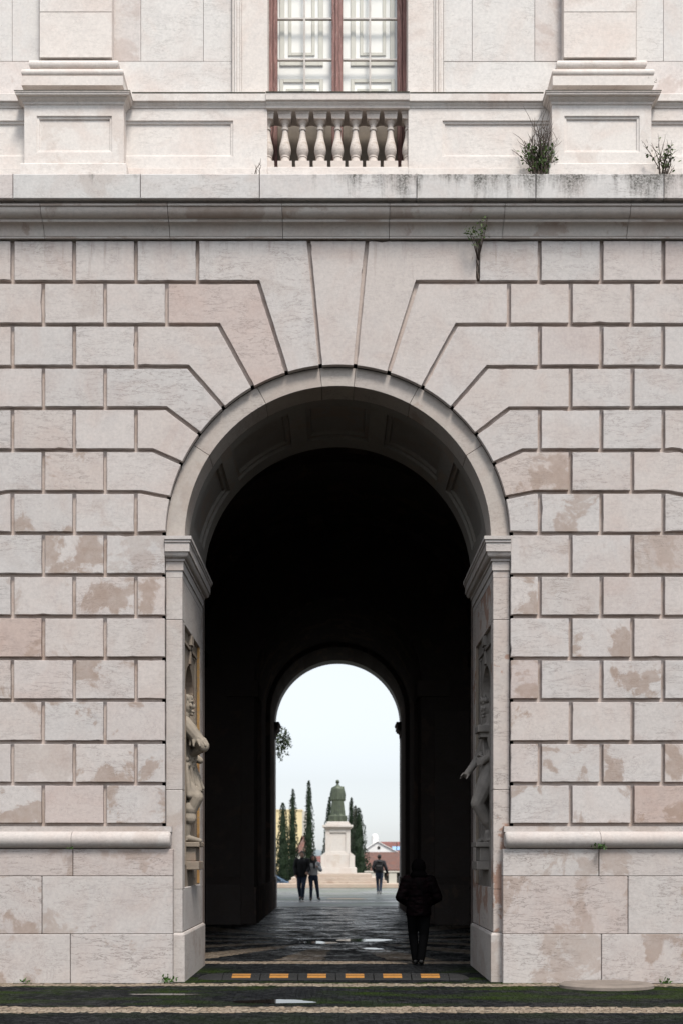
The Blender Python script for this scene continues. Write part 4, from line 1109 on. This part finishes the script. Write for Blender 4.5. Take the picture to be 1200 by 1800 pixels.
# ------------------------------------------------------------------ monument in the square
sq = 56.6
steps = MB()
def stp(p0, p1, d0, d1_, z1, z0=0.): steps.box(X(p0, d0), X(p1, d0), d0 - D0, d1_ - D0, z0, z1)
stp(380, 810, 54.8, 56.3, .215, -.004); stp(508, 679, 55.25, 60.0, .36, -.004); stp(512, 675, 55.7, 59.7, .52, .361); stp(534, 653, 56.1, 59.4, .705, .521)
tag(steps.build('stone_steps', M['steps'], None, bevel=.015), 'worn beige stone steps under the monument in the square', 'steps')
mon = thing('monument_pedestal', 'white stone monument pedestal with sunk panel on the steps', 'pedestal', (0, sq - D0 + 1, .705))
def mk(name, parent, boxes, mat=M['monument'], bev=.015):
    mb = MB()
    for w, dd_, z0, z1 in boxes: mb.box(-w, w, -dd_, dd_, z0 - .705, z1 - .705)
    return mb.build(name, mat, parent, bevel=bev)
mk('base', mon, [(1.0, 1.0, .706, 1.04), (.72, .87, 1.041, 1.74)])
for sx in (-1, 1):
    bw = MB(); a, b = sorted((sx*.60, sx*.90)); bw.box(a, b, -.92, .92, .337, .97); bw.prism([(a, .971), (b, .971), (sx*.66, 1.16), (sx*.60, 1.16)] if sx > 0 else [(b, .971), (a, .971), (sx*.66, 1.16), (sx*.60, 1.16)], -.9, .9)
    bw.build('buttress', M['monument'], mon, bevel=.01)
dm = MB(); z0, z1 = 1.741 - .705, 3.14 - .705; w = .66
dm.box(-w, w, -.60, .62, z0, z1); dm.box(-w, -.42, -.66, -.60, z0, z1); dm.box(.42, w, -.66, -.60, z0, z1); dm.box(-.42, .42, -.66, -.60, z0, z0 + .16); dm.box(-.42, .42, -.66, -.60, z1 - .22, z1)
dm.build('dado_block', M['monument'], mon, bevel=.012)
mk('cap', mon, [(.74, .74, 3.141, 3.21), (.81, .81, 3.211, 3.33), (.66, .66, 3.331, 3.42), (.58, .58, 3.421, 3.52)])
bz = thing('bronze_statue', 'green bronze statue of a man in a cape and long coat seen from behind', 'statue', (X(593.5, sq+1), sq - D0 + 1, 3.52))
b = MB()
b.box(-.50, .50, -.38, .42, .0, .33)                # rough block at the feet
b.ellcone(.30, .37, .30, .9, .30, .25); b.ellcone(.88, .30, .25, 1.4, .28, .22)
for i in range(9):      # folds of the long coat
    x = -.36 + .09*i; b.cap((x*.72, -.21 + .2*abs(x), 1.3), .04, (x*1.03, -.29 + .25*abs(x), .36), .055 if i % 2 else .04)
for sx in (-1, 1): b.cap((sx*.14, -.30, .30), .09, (sx*.15, -.34, .06), .08)
b.ellcone(1.20, .35, .26, 1.60, .335, .24); b.ellcone(1.59, .335, .24, 1.80, .31, .21); b.ellcone(1.79, .31, .21, 1.92, .24, .16); b.ellcone(1.91, .24, .16, 1.99, .09, .09)
for i in range(7):
    x = -.33 + .11*i; b.cap((x*.7, -.17 + .2*abs(x), 1.80), .05, (x*1.0, -.25 + .2*abs(x), 1.20), .045 if i % 2 else .034)
for sx in (-1, 1): b.chain([(sx*.25, 0, 1.80), (sx*.335, -.02, 1.5), (sx*.345, -.05, 1.18)], [.10, .09, .07])
b.box(.16, .34, -.08, .1, 1.78, 1.93)
b.cap((0, 0, 1.95), .085, (0, .01, 2.08), .075); b.ball((0, .02, 2.17), (.092, .105, .125)); b.ball((0, -.02, 2.20), (.097, .10, .10)); b.ball((.0, .125, 2.15), (.018, .025, .03))
for sx in (-1, 1): b.ball((sx*.095, .01, 2.16), (.018, .025, .035))
bo = b.sculpt('figure', M['bronze'], bz, .022, 2)

# ------------------------------------------------------------------ trees
def cypress(px, wpx, top, d, label, seed, mat='cypress', toppx=None, n=3600, base=-.95):
    random.seed(seed); rr = random.Random(seed)
    x0 = X(px, d); zt = Z(top, d); h = zt - base; w = wpx*d/F/2*1.36
    root = thing('cypress_tree', label, 'cypress', (x0, d - D0, base), 0, 'cypresses round the monument')
    lean = ((toppx - px)*d/F)/h if toppx else rr.uniform(-.01, .01)
    tk = MB(); tk.tube([(lean*h*u, 0, h*u) for u in (0, .2, .5, .85)], [.10, .075, .05, .015], 8); tk.build('trunk', M['bark'], root)
    cr_ = MB()
    ph = [rr.uniform(0, 6.28) for _ in range(8)]
    def rad(u, a):
        r = (min(1, (u/.10))**.6)*(1 - u)**.52*1.12 if u > 0 else 0
        return w*min(1.06, r)*(1 + .13*math.sin(17*u + 2*a + ph[0]) + .10*math.sin(41*u - a + ph[1]) + .06*math.sin(3*a + ph[2]))
    for i in range(n):
        u = rr.random()**1.15*.995 + .004; a = rr.uniform(0, 6.283); q = rr.uniform(.45, 1.0)**.6
        r = rad(u, a)*q
        p = Vector((r*math.cos(a) + lean*h*(.08+u*.92), r*math.sin(a), .06*h + u*.94*h - .03*h))
        cr_.leaf(p, .15*(1 - .45*u), (.35*math.cos(a), .35*math.sin(a), 1.3), .45)
    # woody inner mass
    vs = []; fs = []; m, k = 9, 16
    for i in range(k+1):
        u = i/k
        for j in range(m):
            a = 2*math.pi*j/m; r = rad(max(.01, u), a)*.55; vs.append((r*math.cos(a) + lean*h*(.08+u*.92), r*math.sin(a), .05*h + u*.90*h))
    for i in range(k):
        for j in range(m): fs.append((i*m+j, i*m+(j+1) % m, (i+1)*m+(j+1) % m, (i+1)*m+j))
    cr_.add(vs, fs); cr_.build('crown', M[mat], root)
cypress(498.5, 24, 1407, 66, 'broad dark cypress at the left jamb of the far arch', 1)
cypress(513.5, 18, 1382, 67.5, 'tall slim cypress second from the left in the far arch', 2)
cypress(544.3, 18, 1367, 65, 'tallest cypress standing alone left of the bronze statue', 3)
cypress(571, 15, 1397, 70, 'thin cypress mostly hidden behind the left side of the pedestal', 4, toppx=579.5)
cypress(615, 15, 1397, 71, 'thin cypress peeking out right of the bronze coat', 5, toppx=617)
cypress(621.5, 13, 1412, 67.5, 'greyish half dry cypress between two green ones', 6, mat='cypress_dry', toppx=624)
cypress(633, 29, 1416, 66, 'wide dense cypress right of the monument pedestal', 7, toppx=630)

random.seed(77)
bt = thing('broadleaf_tree', 'leafy tree branch reaching in beside the left jamb of the far arch', 'tree', (-5.2, 31, 0))
tk = MB(); tk.tube([(0, 0, 0), (.1, 0, 1.8), (0, 0, 3.6), (.2, 0, 5.2), (.1, 0, 7.0)], [.26, .2, .17, .12, .05], 10)
limbs = [((.1, 0, 4.0), (1.3, .1, 5.4), (1.9, -.1, 6.2)), ((.1, 0, 4.2), (-1.2, .3, 5.6), (-2.2, .4, 6.8)), ((.2, 0, 5.2), (1.0, .5, 6.8), (1.5, .6, 8.0)), ((.1, 0, 5.5), (-.8, -.4, 7.2), (-1.2, -.5, 8.3))]
for l_ in limbs: tk.tube(l_, [.09, .06, .04, .02][:len(l_)], 7)
tk.build('trunk', M['bark'], bt)
lf = MB()
def clump(c, r, n, s=.16):
    for i in range(n):
        v = Vector((random.gauss(0, 1), random.gauss(0, 1), random.gauss(0, 1))).normalized()*r*random.random()**.45; lf.leaf(Vector(c) + v, s, (0, 0, -.3), 1.2)
for l_ in limbs:
    for k in range(1, len(l_)):
        for _ in range(5): clump(Vector(l_[k]) + Vector((random.gauss(-.15, .35), random.gauss(0, .5), random.gauss(.1, .45))), random.uniform(.35, .6), 130)
for (px, py, r, n) in ((492, 1291, .30, 110), (499, 1296, .28, 90), (505, 1300, .22, 60), (497, 1312, .26, 80), (508, 1311, .12, 22), (490, 1327, .16, 36), (503, 1286, .14, 18), (494, 1335, .10, 14), (507, 1326, .07, 8), (490, 1280, .2, 50), (500, 1305, .2, 60), (488, 1310, .3, 90)):
    c = (X(px, 45) + 5.2, 0, Z(py, 45)); clump(c, r, n, .13); 
lf.build('crown', M['broad'], bt)

# ------------------------------------------------------------------ buildings and wall beyond the square
M['yellow'] = plain('pale_yellow_render', (.70, .58, .34), .85, var=.05, scale=.8, bump=.05)
M['white_wall'] = plain('whitewash', (.72, .71, .70), .85, var=.06, scale=1.5, bump=.1)
M['cream'] = plain('cream_render', (.55, .52, .46), .85, var=.12, scale=1.2, bump=.1)
def tiles(name, c1, c2, sc=1.):
    t = NT(name); P = t.n('ShaderNodeMapping', {'Vector': t.tc.outputs['Object'], 'Scale': (4.5*sc, 1, 3.*sc)}).outputs[0]
    br = t.n('ShaderNodeTexBrick', {'Vector': t.n('ShaderNodeMapping', {'Vector': t.tc.outputs['Object'], 'Rotation': (R(90), 0, 0)}).outputs[0], 'Color1': (*c1, 1), 'Color2': (*c2, 1), 'Mortar': (c2[0]*.3, c2[1]*.3, c2[2]*.3, 1), 'Scale': 3.2*sc, 'Mortar Size': .03})
    c = t.mix(t.rng(t.noise(t.tc.outputs['Object'], 2.2, 5, .7), .4, .65), br.outputs[0], (.10, .06, .05))
    return t.finish(c, .85, normal=t.bump(br.outputs['Fac'], .5, .03))
M['tile'] = tiles('old_roof_tiles', (.20, .085, .06), (.13, .06, .045))
M['tile_red'] = tiles('red_roof_tiles', (.26, .075, .06), (.20, .06, .05))
M['pane_dark'] = plain('dark_window_pane', (.03, .035, .04), .15, var=.1)
M['skylight'] = plain('blue_skylight_glass', (.22, .40, .62), .1, var=.05)
M['opening'] = plain('dark_opening', (.03, .028, .025), .9)
yb = thing('yellow_building', 'pale yellow tower block behind the left cypresses', 'building', (X(500, 100), 86, -.95))
zt = Z(1425, 100) + .95; x1 = X(531.5, 100) - X(500, 100)
mb = MB(); mb.box(-6, x1, 0, 9, 0, zt); mb.box(-6.1, x1 + .02, -.05, 9, zt, zt + .12); mb.build('wall', M['yellow'], yb)
mb = MB(); mb.box(x1 + .003, x1 + .45, -.02, 8, 0, zt - .05); mb.build('corner_strip', M['cream'], yb)
def house(name, label, d, p0, p1, eave, ridge, depth, wallm, roofm, hip=.0, base=-.95, over=.15):
    x0, x1 = X(p0, d), X(p1, d); ze = Z(eave, d) - base; zr = Z(ridge, d + depth/2) - base
    root = thing(name, label, 'house', ((x0+x1)/2, d - D0, base)); w = (x1-x0)/2
    mb = MB(); mb.box(-w, w, 0, depth, 0, ze); mb.build('wall', wallm, root)
    mb = MB(); o = over
    a = [(-w-o, -o, ze), (w+o, -o, ze), (w+o, depth+o, ze), (-w-o, depth+o, ze), (-w-o+hip, depth/2, zr), (w+o-hip, depth/2, zr)]
    a += [(x, y, z + .10) for x, y, z in a]
    mb.add(a, [(0,1,7,6), (1,2,8,7), (2,3,9,8), (3,0,6,9), (6,7,11,10), (8,9,10,11), (7,8,11), (9,6,10), (0,3,2,1)])
    mb.build('roof', roofm, root)
    return root, w, ze, zr
hs_, w, ze, zr = house('tiled_house', 'house with brown hipped tile roof between the left cypresses', 86, 519, 545, 1500, 1471, 5, M['cream'], M['tile'], hip=.9)
house('tiled_house', 'low house with red tile roof left of the monument pedestal', 80, 547, 575, 1526, 1507, 6, M['cream'], M['tile_red'], hip=.4)
house('tiled_house', 'long low house with dark brown tile roof behind the walking man', 78, 628, 760, 1531, 1500, 7.5, M['cream'], M['tile'], hip=.2)
# white gabled house: the gable faces the square
d = 91; gx = X(663, d); gh = thing('gabled_house', 'white gabled house with rounded chimney and red roof on the right', 'house', (gx, d - D0, -.95))
q = lambda px, py, dd_=d: (X(px, dd_) - gx, Z(py, dd_) + .95)
mb = MB(); mb.prism([q(643, 1545), q(643, 1492), q(663, 1480), q(699, 1499.5), q(699, 1545)], 0, 3.0); mb.build('wall', M['white_wall'], gh)
mb = MB(); mb.prism([q(642, 1493), q(663, 1479.6), q(700, 1499.3), q(700, 1498), q(663, 1478.2), q(642, 1491.6)], -.12, 3.1); mb.build('coping', M['white_wall'], gh)
rm = MB(); a, b_ = q(668, 1499), q(672, 1481); c_ = q(760, 1481)
rm.add([(q(655, 1500)[0], 3.0, q(655, 1500)[1]), (c_[0], 3.0, q(655, 1500)[1]), (c_[0], 6.5, c_[1] + .15), (b_[0], 6.5, b_[1] + .15), (c_[0], 6.8, 0), (b_[0], 6.8, 0)], [(0, 1, 2, 3), (2, 4, 5, 3)])
rm.build('roof', M['tile_red'], gh)
sk = MB(); zA, zB = q(0, 1494)[1], q(0, 1487)[1]
f_ = lambda z: 3.0 + (z - q(655, 1500)[1])/(b_[1] + .15 - q(655, 1500)[1])*3.5 - .06
sx0, sx1 = X(689, 95.5) - gx, X(702, 95.5) - gx
sk.add([(sx0, f_(zA), zA), (sx1, f_(zA), zA), (sx1, f_(zB), zB), (sx0, f_(zB), zB)], [(0, 1, 2, 3)]); sk.build('skylight', M['skylight'], gh)
ch = MB(); cz0, cz1 = q(0, 1484)[1], q(0, 1470)[1]; cxx = q(659.5, 0)[0]; wc = 6.3*d/F
ch.lathe([(wc, cz0 - .4), (wc*.98, cz1), (wc*.85, cz1 + .14), (wc*.55, cz1 + .22), (.02, cz1 + .25)], cxx, 1.6, 20, top=False); ch.build('chimney', M['white_wall'], gh, angle=50)
tr_ = MB(); tr_.box(cxx + 1.9, cxx + 1.96, 2.2, 2.26, q(0, 1494)[1], q(0, 1480)[1]); tr_.build('vent_pipe', M['opening'], gh)
ln_ = MB(); ln_.lathe([(.14, .0), (.14, .03), (.05, .035)], 0, 0, 12); o = ln_.build('round_vent', M['opening'], gh); o.rotation_euler = (R(90), 0, 0); o.location = (q(665, 1490)[0], 0, q(665, 1490)[1])
# parapet wall at the edge of the square
pw = thing('parapet_wall', 'low cream parapet wall with dark openings right of the monument', 'wall', (X(690, 62), 48, 0))
mb = MB(); o0 = X(690, 62); zt = Z(1533, 62)
mb.box(X(640, 62) - o0, X(642, 62) - o0 + 6.4, .22, .40, 0, zt - .02); mb.box(X(640, 62) - o0, 6.4, -.04, .44, zt - .02, zt + .06); mb.box(X(640, 62) - o0, 6.4, -.25, .2, -.004, .06)
for a, b_ in ((640, 674), (682.5, 696.5), (703, 716), (722, 736), (742, 800)): mb.box(X(a, 62) - o0, X(b_, 62) - o0, 0, .22, .061, zt - .021)
mb.build('wall_body', M['cream'], pw, bevel=.01)
mb = MB()
for a, b_ in ((674.2, 682.3), (696.7, 702.8), (716.2, 721.8), (736.2, 741.8)): mb.box(X(a, 62) - o0, X(b_, 62) - o0, .16, .215, .061, zt - .03)
mb.build('opening', M['opening'], pw)
hl = MB(); nseg = 60; vs = []; fs = []
hr_ = random.Random(3)
for i in range(nseg+1):
    x = -260 + 520*i/nseg; h = 9 + 4*math.sin(i*.31) + 2.5*math.sin(i*.83 + 1) + (5.5*math.exp(-((x + 17.5)/4.2)**2))
    vs += [(x, 0, -1), (x, 0, h*.0 + max(1, h*.45)), (x, 120, -1)]
for i in range(nseg): fs += [(3*i, 3*i+3, 3*i+4, 3*i+1), (3*i+1, 3*i+4, 3*i+5, 3*i+2)]
hl.add(vs, fs); ho = hl.build('hill', plain('distant_hill', (.22, .26, .28), .95, scale=.05), None, smooth=True); ho.location = (0, 880, 0); tag(ho, kind='structure')  # blue-grey of distance haze put into the hill colour

# ------------------------------------------------------------------ parked car on the lower street
M['car_paint'] = plain('blue_grey_car_paint', (.10, .15, .22), .25, metal=.4, var=.05, scale=3, bump=0)
M['tyre'] = plain('tyre', (.015, .015, .015), .8); M['rim'] = plain('alloy_rim', (.4, .4, .42), .35, metal=.8)
M['carglass'] = plain('car_glass', (.02, .03, .04), .06, bump=0); M['lamp'] = plain('headlamp_glass', (.6, .62, .65), .1, bump=0)
car = thing('parked_car', 'blue grey hatchback parked on the lower street behind the left cypresses', 'car', (X(516, 64.5) - 1.25, 51.0, -.90))
body = [(-2.0, .35), (-2.02, .75), (-1.9, .95), (-1.55, 1.40), (-.9, 1.47), (.1, 1.44), (.85, 1.02), (1.75, .84), (1.98, .66), (2.0, .35), (1.75, .28), (1.72, .5), (1.55, .66), (1.3, .7), (1.05, .64), (.92, .5), (.9, .26), (-.9, .26), (-.92, .5), (-1.05, .64), (-1.3, .7), (-1.55, .66), (-1.72, .5), (-1.75, .28)]
mb = MB(); mb.prism(body, -.82, .82); bo = mb.build('body', M['car_paint'], car, bevel=.07, bseg=3)
for a in ([(-1.50, 1.0), (-1.35, 1.34), (-.75, 1.39), (-.72, 1.0)], [(-.66, 1.0), (-.68, 1.39), (.05, 1.37), (.62, 1.02)]):
    for y in (-.826, .822): mb = MB(); mb.prism(a, y, y + .004); mb.build('side_window', M['carglass'], car)
ws_ = MB(); ws_.add([(.86, -.68, 1.03), (.86, .68, 1.03), (.14, .62, 1.44), (.14, -.62, 1.44)], [(0, 1, 2, 3)]); o = ws_.build('windscreen', M['carglass'], car); o.location = (.015, 0, .02)
for x in (-1.32, 1.32):
    for y in (-.80, .80):
        wl_ = MB(); wl_.lathe([(.2, -.1), (.31, -.1), (.33, -.06), (.33, .06), (.31, .1), (.2, .1)], 0, 0, 24); o = wl_.build('wheel', M['tyre'], car, angle=40); o.rotation_euler = (R(90), 0, 0); o.location = (x, y, .33)
        r_ = MB(); r_.lathe([(.02, -.085), (.19, -.105), (.2, -.1), (.2, .1), (.19, .105), (.02, .085)], 0, 0, 20); o2 = r_.build('rim', M['rim'], o, angle=40)
for y in (-.6, .6): l_ = MB(); l_.ball((1.90, y, .70), (.09, .16, .07)); l_.build('headlight', M['lamp'], car, smooth=True)
for y in (-.9, .9): l_ = MB(); l_.ball((.55, y, 1.02), (.07, .08, .06)); l_.build('mirror', M['car_paint'], car, smooth=True)

# ------------------------------------------------------------------ people
M['skin'] = plain('skin', (.36, .21, .15), .6, var=.05, scale=10, bump=.05)
M['hair'] = plain('dark_hair', (.015, .011, .009), .6, var=.3, scale=30, bump=.4)
M['coat_black'] = plain('black_coat', (.007, .007, .009), .85, var=.2, scale=12)
M['jeans'] = plain('blue_jeans', (.028, .045, .085), .8, var=.25, scale=9)
M['grey_knit'] = plain('pale_grey_jacket', (.52, .52, .53), .85, var=.12, scale=9)
M['navy'] = plain('dark_navy_jacket', (.016, .017, .022), .8, var=.2, scale=10)
M['shoe'] = plain('dark_shoe', (.02, .018, .017), .6); M['shoe_light'] = plain('light_sneaker', (.3, .3, .3), .6)
M['black_cloth'] = plain('black_trousers', (.0022, .0022, .0026), .9, spec=.05)  # black cloth, darkened further to put the passage shade into its colour
M['black_hood'] = plain('black_hood_cloth', (.0018, .0016, .0018), .9, spec=.0)  # hood near black: shade under the arch put into the colour
M['scarf'] = plain('dark_scarf', (.02, .016, .018), .9)
M['pack'] = plain('dark_backpack', (.012, .012, .014), .6, var=.2, scale=10)
t = NT('quilted_plum_nylon'); vo = t.n('ShaderNodeTexVoronoi', {'Vector': t.n('ShaderNodeMapping', {'Vector': t.tc.outputs['Object'], 'Scale': (7, 5, 11)}).outputs[0], 'Scale': 1.6, 'Randomness': .8}, feature='SMOOTH_F1').outputs['Distance']
M['quilt'] = t.finish(t.mix(t.rng(vo, .1, .6), (.0030, .0011, .0017), (.0009, .0005, .0008)), .7, spec=.02, normal=t.bump(vo, .8, .04))  # dark plum lowered to near black, shade put into the colour

def person(label, loc, heading, H, J_, cloth):
    """joints in metres for a 1.75 m figure: x right, y forward, z up"""
    k = H/1.75
    root = thing('person', label, 'person', loc, heading)
    V = lambda q: Vector(q)*k
    G = {a: V(b) for a, b in J_.items()}
    b = MB(); r = lambda v: v*k
    hd = G['head']
    b.cap(G['pelvis'], r(.125), G['waist'], r(.115)); b.cap(G['waist'], r(.12), G['chest'], r(.13)); b.cap(G['chest'], r(.11), G['neck'], r(.06)); b.cap(G['neck'], r(.052), hd - V((0, .01, .04)), r(.05))
    b.ball(hd, (r(.075), r(.095), r(.115))); b.ball(hd + V((0, .06, -.06)), (r(.05), r(.04), r(.045))); b.ball(hd + V((0, .10, -.012)), (r(.014), r(.02), r(.024)))
    b.ball(hd + V((0, .088, -.062)), (r(.026), r(.012), r(.008))); 
    for sx in (-1, 1): b.ball(hd + V((sx*.077, .0, -.01)), (r(.013), r(.022), r(.03))); b.ball(hd + V((sx*.03, .083, .014)), (r(.012), r(.008), r(.008)))
    for s, sx in (('l', -1), ('r', 1)):
        b.chain([G['chest'] + V((sx*.08, 0, .05)), G['sh'+s], G['el'+s], G['wr'+s]], [r(.07), r(.055), r(.042), r(.03)])
        b.chain([G['pelvis'] + V((sx*.05, 0, 0)), G['hip'+s], G['kn'+s], G['an'+s]], [r(.10), r(.09), r(.058), r(.04)])
        b.cap(G['an'+s], r(.04), G['an'+s] + G['ft'+s]*1., r(.032))
        fd = (G['wr'+s] - G['el'+s]).normalized(); pm = G['wr'+s] + fd*r(.055)
        sd = fd.orthogonal().normalized() if abs(fd.z) < .9 else Vector((0, 1, 0)); 
        b.cap(G['wr'+s], r(.028), pm, r(.036))
        for i in range(4):
            o = sd*r(.027 - .018*i); ln = r((.075, .085, .08, .062)[i]); cu = Vector((-sx*.025*k, 0, -.004))
            b.chain([pm + o, pm + o*1.15 + fd*ln*.55, pm + o*1.15 + fd*ln + cu], [r(.011), r(.010), r(.008)])
        b.chain([pm + sd*r(.03) - fd*r(.02), pm + sd*r(.055) + fd*r(.02), pm + sd*r(.058) + fd*r(.05)], [r(.012), r(.010), r(.008)])
    body_ = b.sculpt('body', M['skin'], root, .0115*k, 2)
    # trousers
    t_ = MB(); tm_, tw_ = cloth['trousers']
    t_.cap(G['pelvis'], r(.135), G['waist'] - V((0, 0, .03)), r(.125))
    for s, sx in (('l', -1), ('r', 1)): t_.chain([G['pelvis'] + V((sx*.05, 0, 0)), G['hip'+s], G['kn'+s], G['an'+s] + V((0, 0, .01))], [r(.115), r(.108*tw_), r(.078*tw_), r(.062*tw_)])
    t_.sculpt('trousers', tm_, root, .014*k, 3)
    # jacket
    jm, jw, jlen = cloth['jacket']
    j = MB(); lo = G['pelvis'] + V((0, 0, .08 - jlen))
    j.cap(lo, r(.150*jw), G['waist'], r(.145*jw)); j.cap(G['waist'], r(.145*jw), G['chest'], r(.150*jw)); j.ball(G['chest'] + V((0, 0, .02)), (r(.215*min(1.1, jw)), r(.13*jw), r(.13)))
    j.cap(G['chest'], r(.13), G['neck'] - V((0, 0, .0)), r(.072))
    for sx in (-1, 1): j.cap(lo + V((sx*.045, 0, 0)), r(.13*jw), G['waist'] + V((sx*.045, 0, 0)), r(.125*jw))
    for s in 'lr': j.chain([G['chest'] + V(((-1 if s == 'l' else 1)*.1, 0, .06)), G['sh'+s], G['el'+s], G['wr'+s] - (G['wr'+s] - G['el'+s]).normalized()*r(.01)], [r(.09), r(.082*jw), r(.066*jw), r(.05*jw)])
    zcut = lo.z - r(.03)
    def flat(c):
        return Vector((c.x, c.y, max(c.z, zcut))) if abs(c.x) < r(.26) else c
    j.sculpt('jacket', jm, root, .014*k, 3, post=flat)
    for s in 'lr':
        f = MB(); a = G['an'+s]; f.cap(a - V((0, .02, .015)), r(.048), a + G['ft'+s], r(.040)); f.cap(a, r(.05), a + V((0, 0, .05)), r(.048))
        f.sculpt('shoe', cloth['shoe'], root, .012*k, 2)
    h = MB()
    style = cloth['hair']
    if style != 'hood':
        h.ball(hd + V((0, -.018, .03)), (r(.088), r(.100), r(.105)))
        if style == 'long':
            for sx in (-1, 1): h.cap(hd + V((sx*.07, -.01, .03)), r(.045), hd + V((sx*.075, -.02, -.16)), r(.05))
            h.cap(hd + V((0, -.06, .0)), r(.08), hd + V((0, -.08, -.17)), r(.075))
        def face(c):
            l = c - hd
            if l.y > r(.045) and l.z < r(.055): return Vector((c.x, hd.y + r(.045), c.z))
            return c
        h.sculpt('hair', M['hair'], root, .012*k, 2, post=face)
    else:
        h.ball(hd + V((0, -.02, .01)), (r(.125), r(.13), r(.145))); h.ball(hd + V((0, -.06, -.12)), (r(.145), r(.10), r(.08)))
        h.sculpt('hood', cloth['hoodmat'], root, .014*k, 2)
    return root, G, k
BASE = dict(pelvis=(0, 0, .95), waist=(0, 0, 1.10), chest=(0, .0, 1.33), neck=(0, 0, 1.49), head=(0, .02, 1.635),
            shl=(-.185, 0, 1.42), shr=(.185, 0, 1.42), ell=(-.225, -.02, 1.15), elr=(.225, -.02, 1.15), wrl=(-.22, .07, .91), wrr=(.22, .07, .91),
            hipl=(-.095, 0, .90), hipr=(.095, 0, .90), knl=(-.10, .02, .50), knr=(.10, .02, .50), anl=(-.10, 0, .075), anr=(.10, 0, .075), ftl=(-.02, .15, -.035), ftr=(.02, .15, -.035))
def pose(**kw): q = dict(BASE); q.update(kw); return q
# couple walking toward the camera (their right is the picture's left)
dC = 39.5
person('bearded man in a black coat and jeans walking with the woman in grey', (X(531, dC), dC - D0, 0), R(178), 1.84,
       pose(knl=(-.06, .16, .52), anl=(-.03, .10, .085), knr=(.10, .05, .50), anr=(.07, -.16, .13), ftr=(0, .12, -.09), wrr=(.22, .12, .93), elr=(.25, .0, 1.15), ell=(-.24, .02, 1.16), wrl=(-.20, .2, 1.02)),
       dict(trousers=(M['jeans'], .95), jacket=(M['coat_black'], 1.18, .16), shoe=M['shoe'], hair='short'))
sc_r, G_, k_ = person('woman in a pale grey jacket and jeans walking arm in arm with the man', (X(550.5, dC), dC - D0 + .05, 0), R(184), 1.70,
       pose(knr=(.08, .10, .51), anr=(.09, .12, .08), knl=(-.15, .06, .50), anl=(-.20, -.12, .11), ftl=(-.05, .13, -.06), ell=(-.29, .02, 1.17), wrl=(-.17, .19, 1.28), elr=(.24, .02, 1.16), wrr=(.2, .16, 1.05)),
       dict(trousers=(M['jeans'], .92), jacket=(M['grey_knit'], 1.08, .02), shoe=M['shoe'], hair='long'))
s_ = MB(); s_.ball(Vector((0, .02, 1.47))*k_, (.115*k_, .105*k_, .085*k_)); s_.cap(Vector((-.03, .12, 1.44))*k_, .05, Vector((-.04, .14, 1.26))*k_, .04); s_.sculpt('scarf', M['scarf'], sc_r, .013, 2)
dM = 45.6
bp, G_, k_ = person('man with a dark backpack walking away toward the square', (X(666, dM), dM - D0, 0), R(-4), 1.72,
       pose(elr=(.29, -.04, 1.17), wrr=(.35, .05, .95), ell=(-.27, -.06, 1.17), wrl=(-.22, .12, 1.02), knl=(-.08, .13, .52), anl=(-.06, .04, .085), knr=(.07, .02, .50), anr=(.05, -.08, .09)),
       dict(trousers=(M['jeans'], .85), jacket=(M['navy'], 1.08, .04), shoe=M['shoe_light'], hair='short'))
pk = thing('backpack', 'dark backpack worn by the man walking away', 'backpack', (X(666, dM), dM - D0, 0), R(-4))
p_ = MB(); p_.box(-.14, .14, -.30, -.15, 1.02, 1.44); p_.ball((0, -.24, 1.42), (.13, .09, .07)); p_.box(-.11, .11, -.34, -.29, 1.05, 1.24); p_.sculpt('pack', M['pack'], pk, .014, 5)
for sx in (-1, 1):
    st_ = MB(); st_.tube([(sx*.10, -.16, 1.10), (sx*.17, -.05, 1.15), (sx*.13, .15, 1.3), (sx*.11, .06, 1.50), (sx*.09, -.14, 1.42)], .016, 6); st_.build('strap', M['pack'], pk, smooth=True)
# woman in the quilted jacket just inside the arch, seen from behind
dN = EYE*F/(1697 - HZ) + .05
person('woman in a dark quilted plum jacket walking into the passage, seen from behind', (X(735, dN), dN - D0, 0), R(0), 1.60,
       pose(ell=(-.31, -.05, 1.14), wrl=(-.15, .12, 1.02), elr=(.31, -.05, 1.14), wrr=(.16, .13, 1.02), shl=(-.19, 0, 1.41), shr=(.19, 0, 1.41), knl=(-.09, .10, .52), anl=(-.045, .08, .08), knr=(.09, .02, .50), anr=(.03, -.12, .10), ftr=(.02, .13, -.06)),
       dict(trousers=(M['black_cloth'], 1.05), jacket=(M['quilt'], 1.30, .17), shoe=M['shoe'], hair='hood', hoodmat=M['black_hood']))
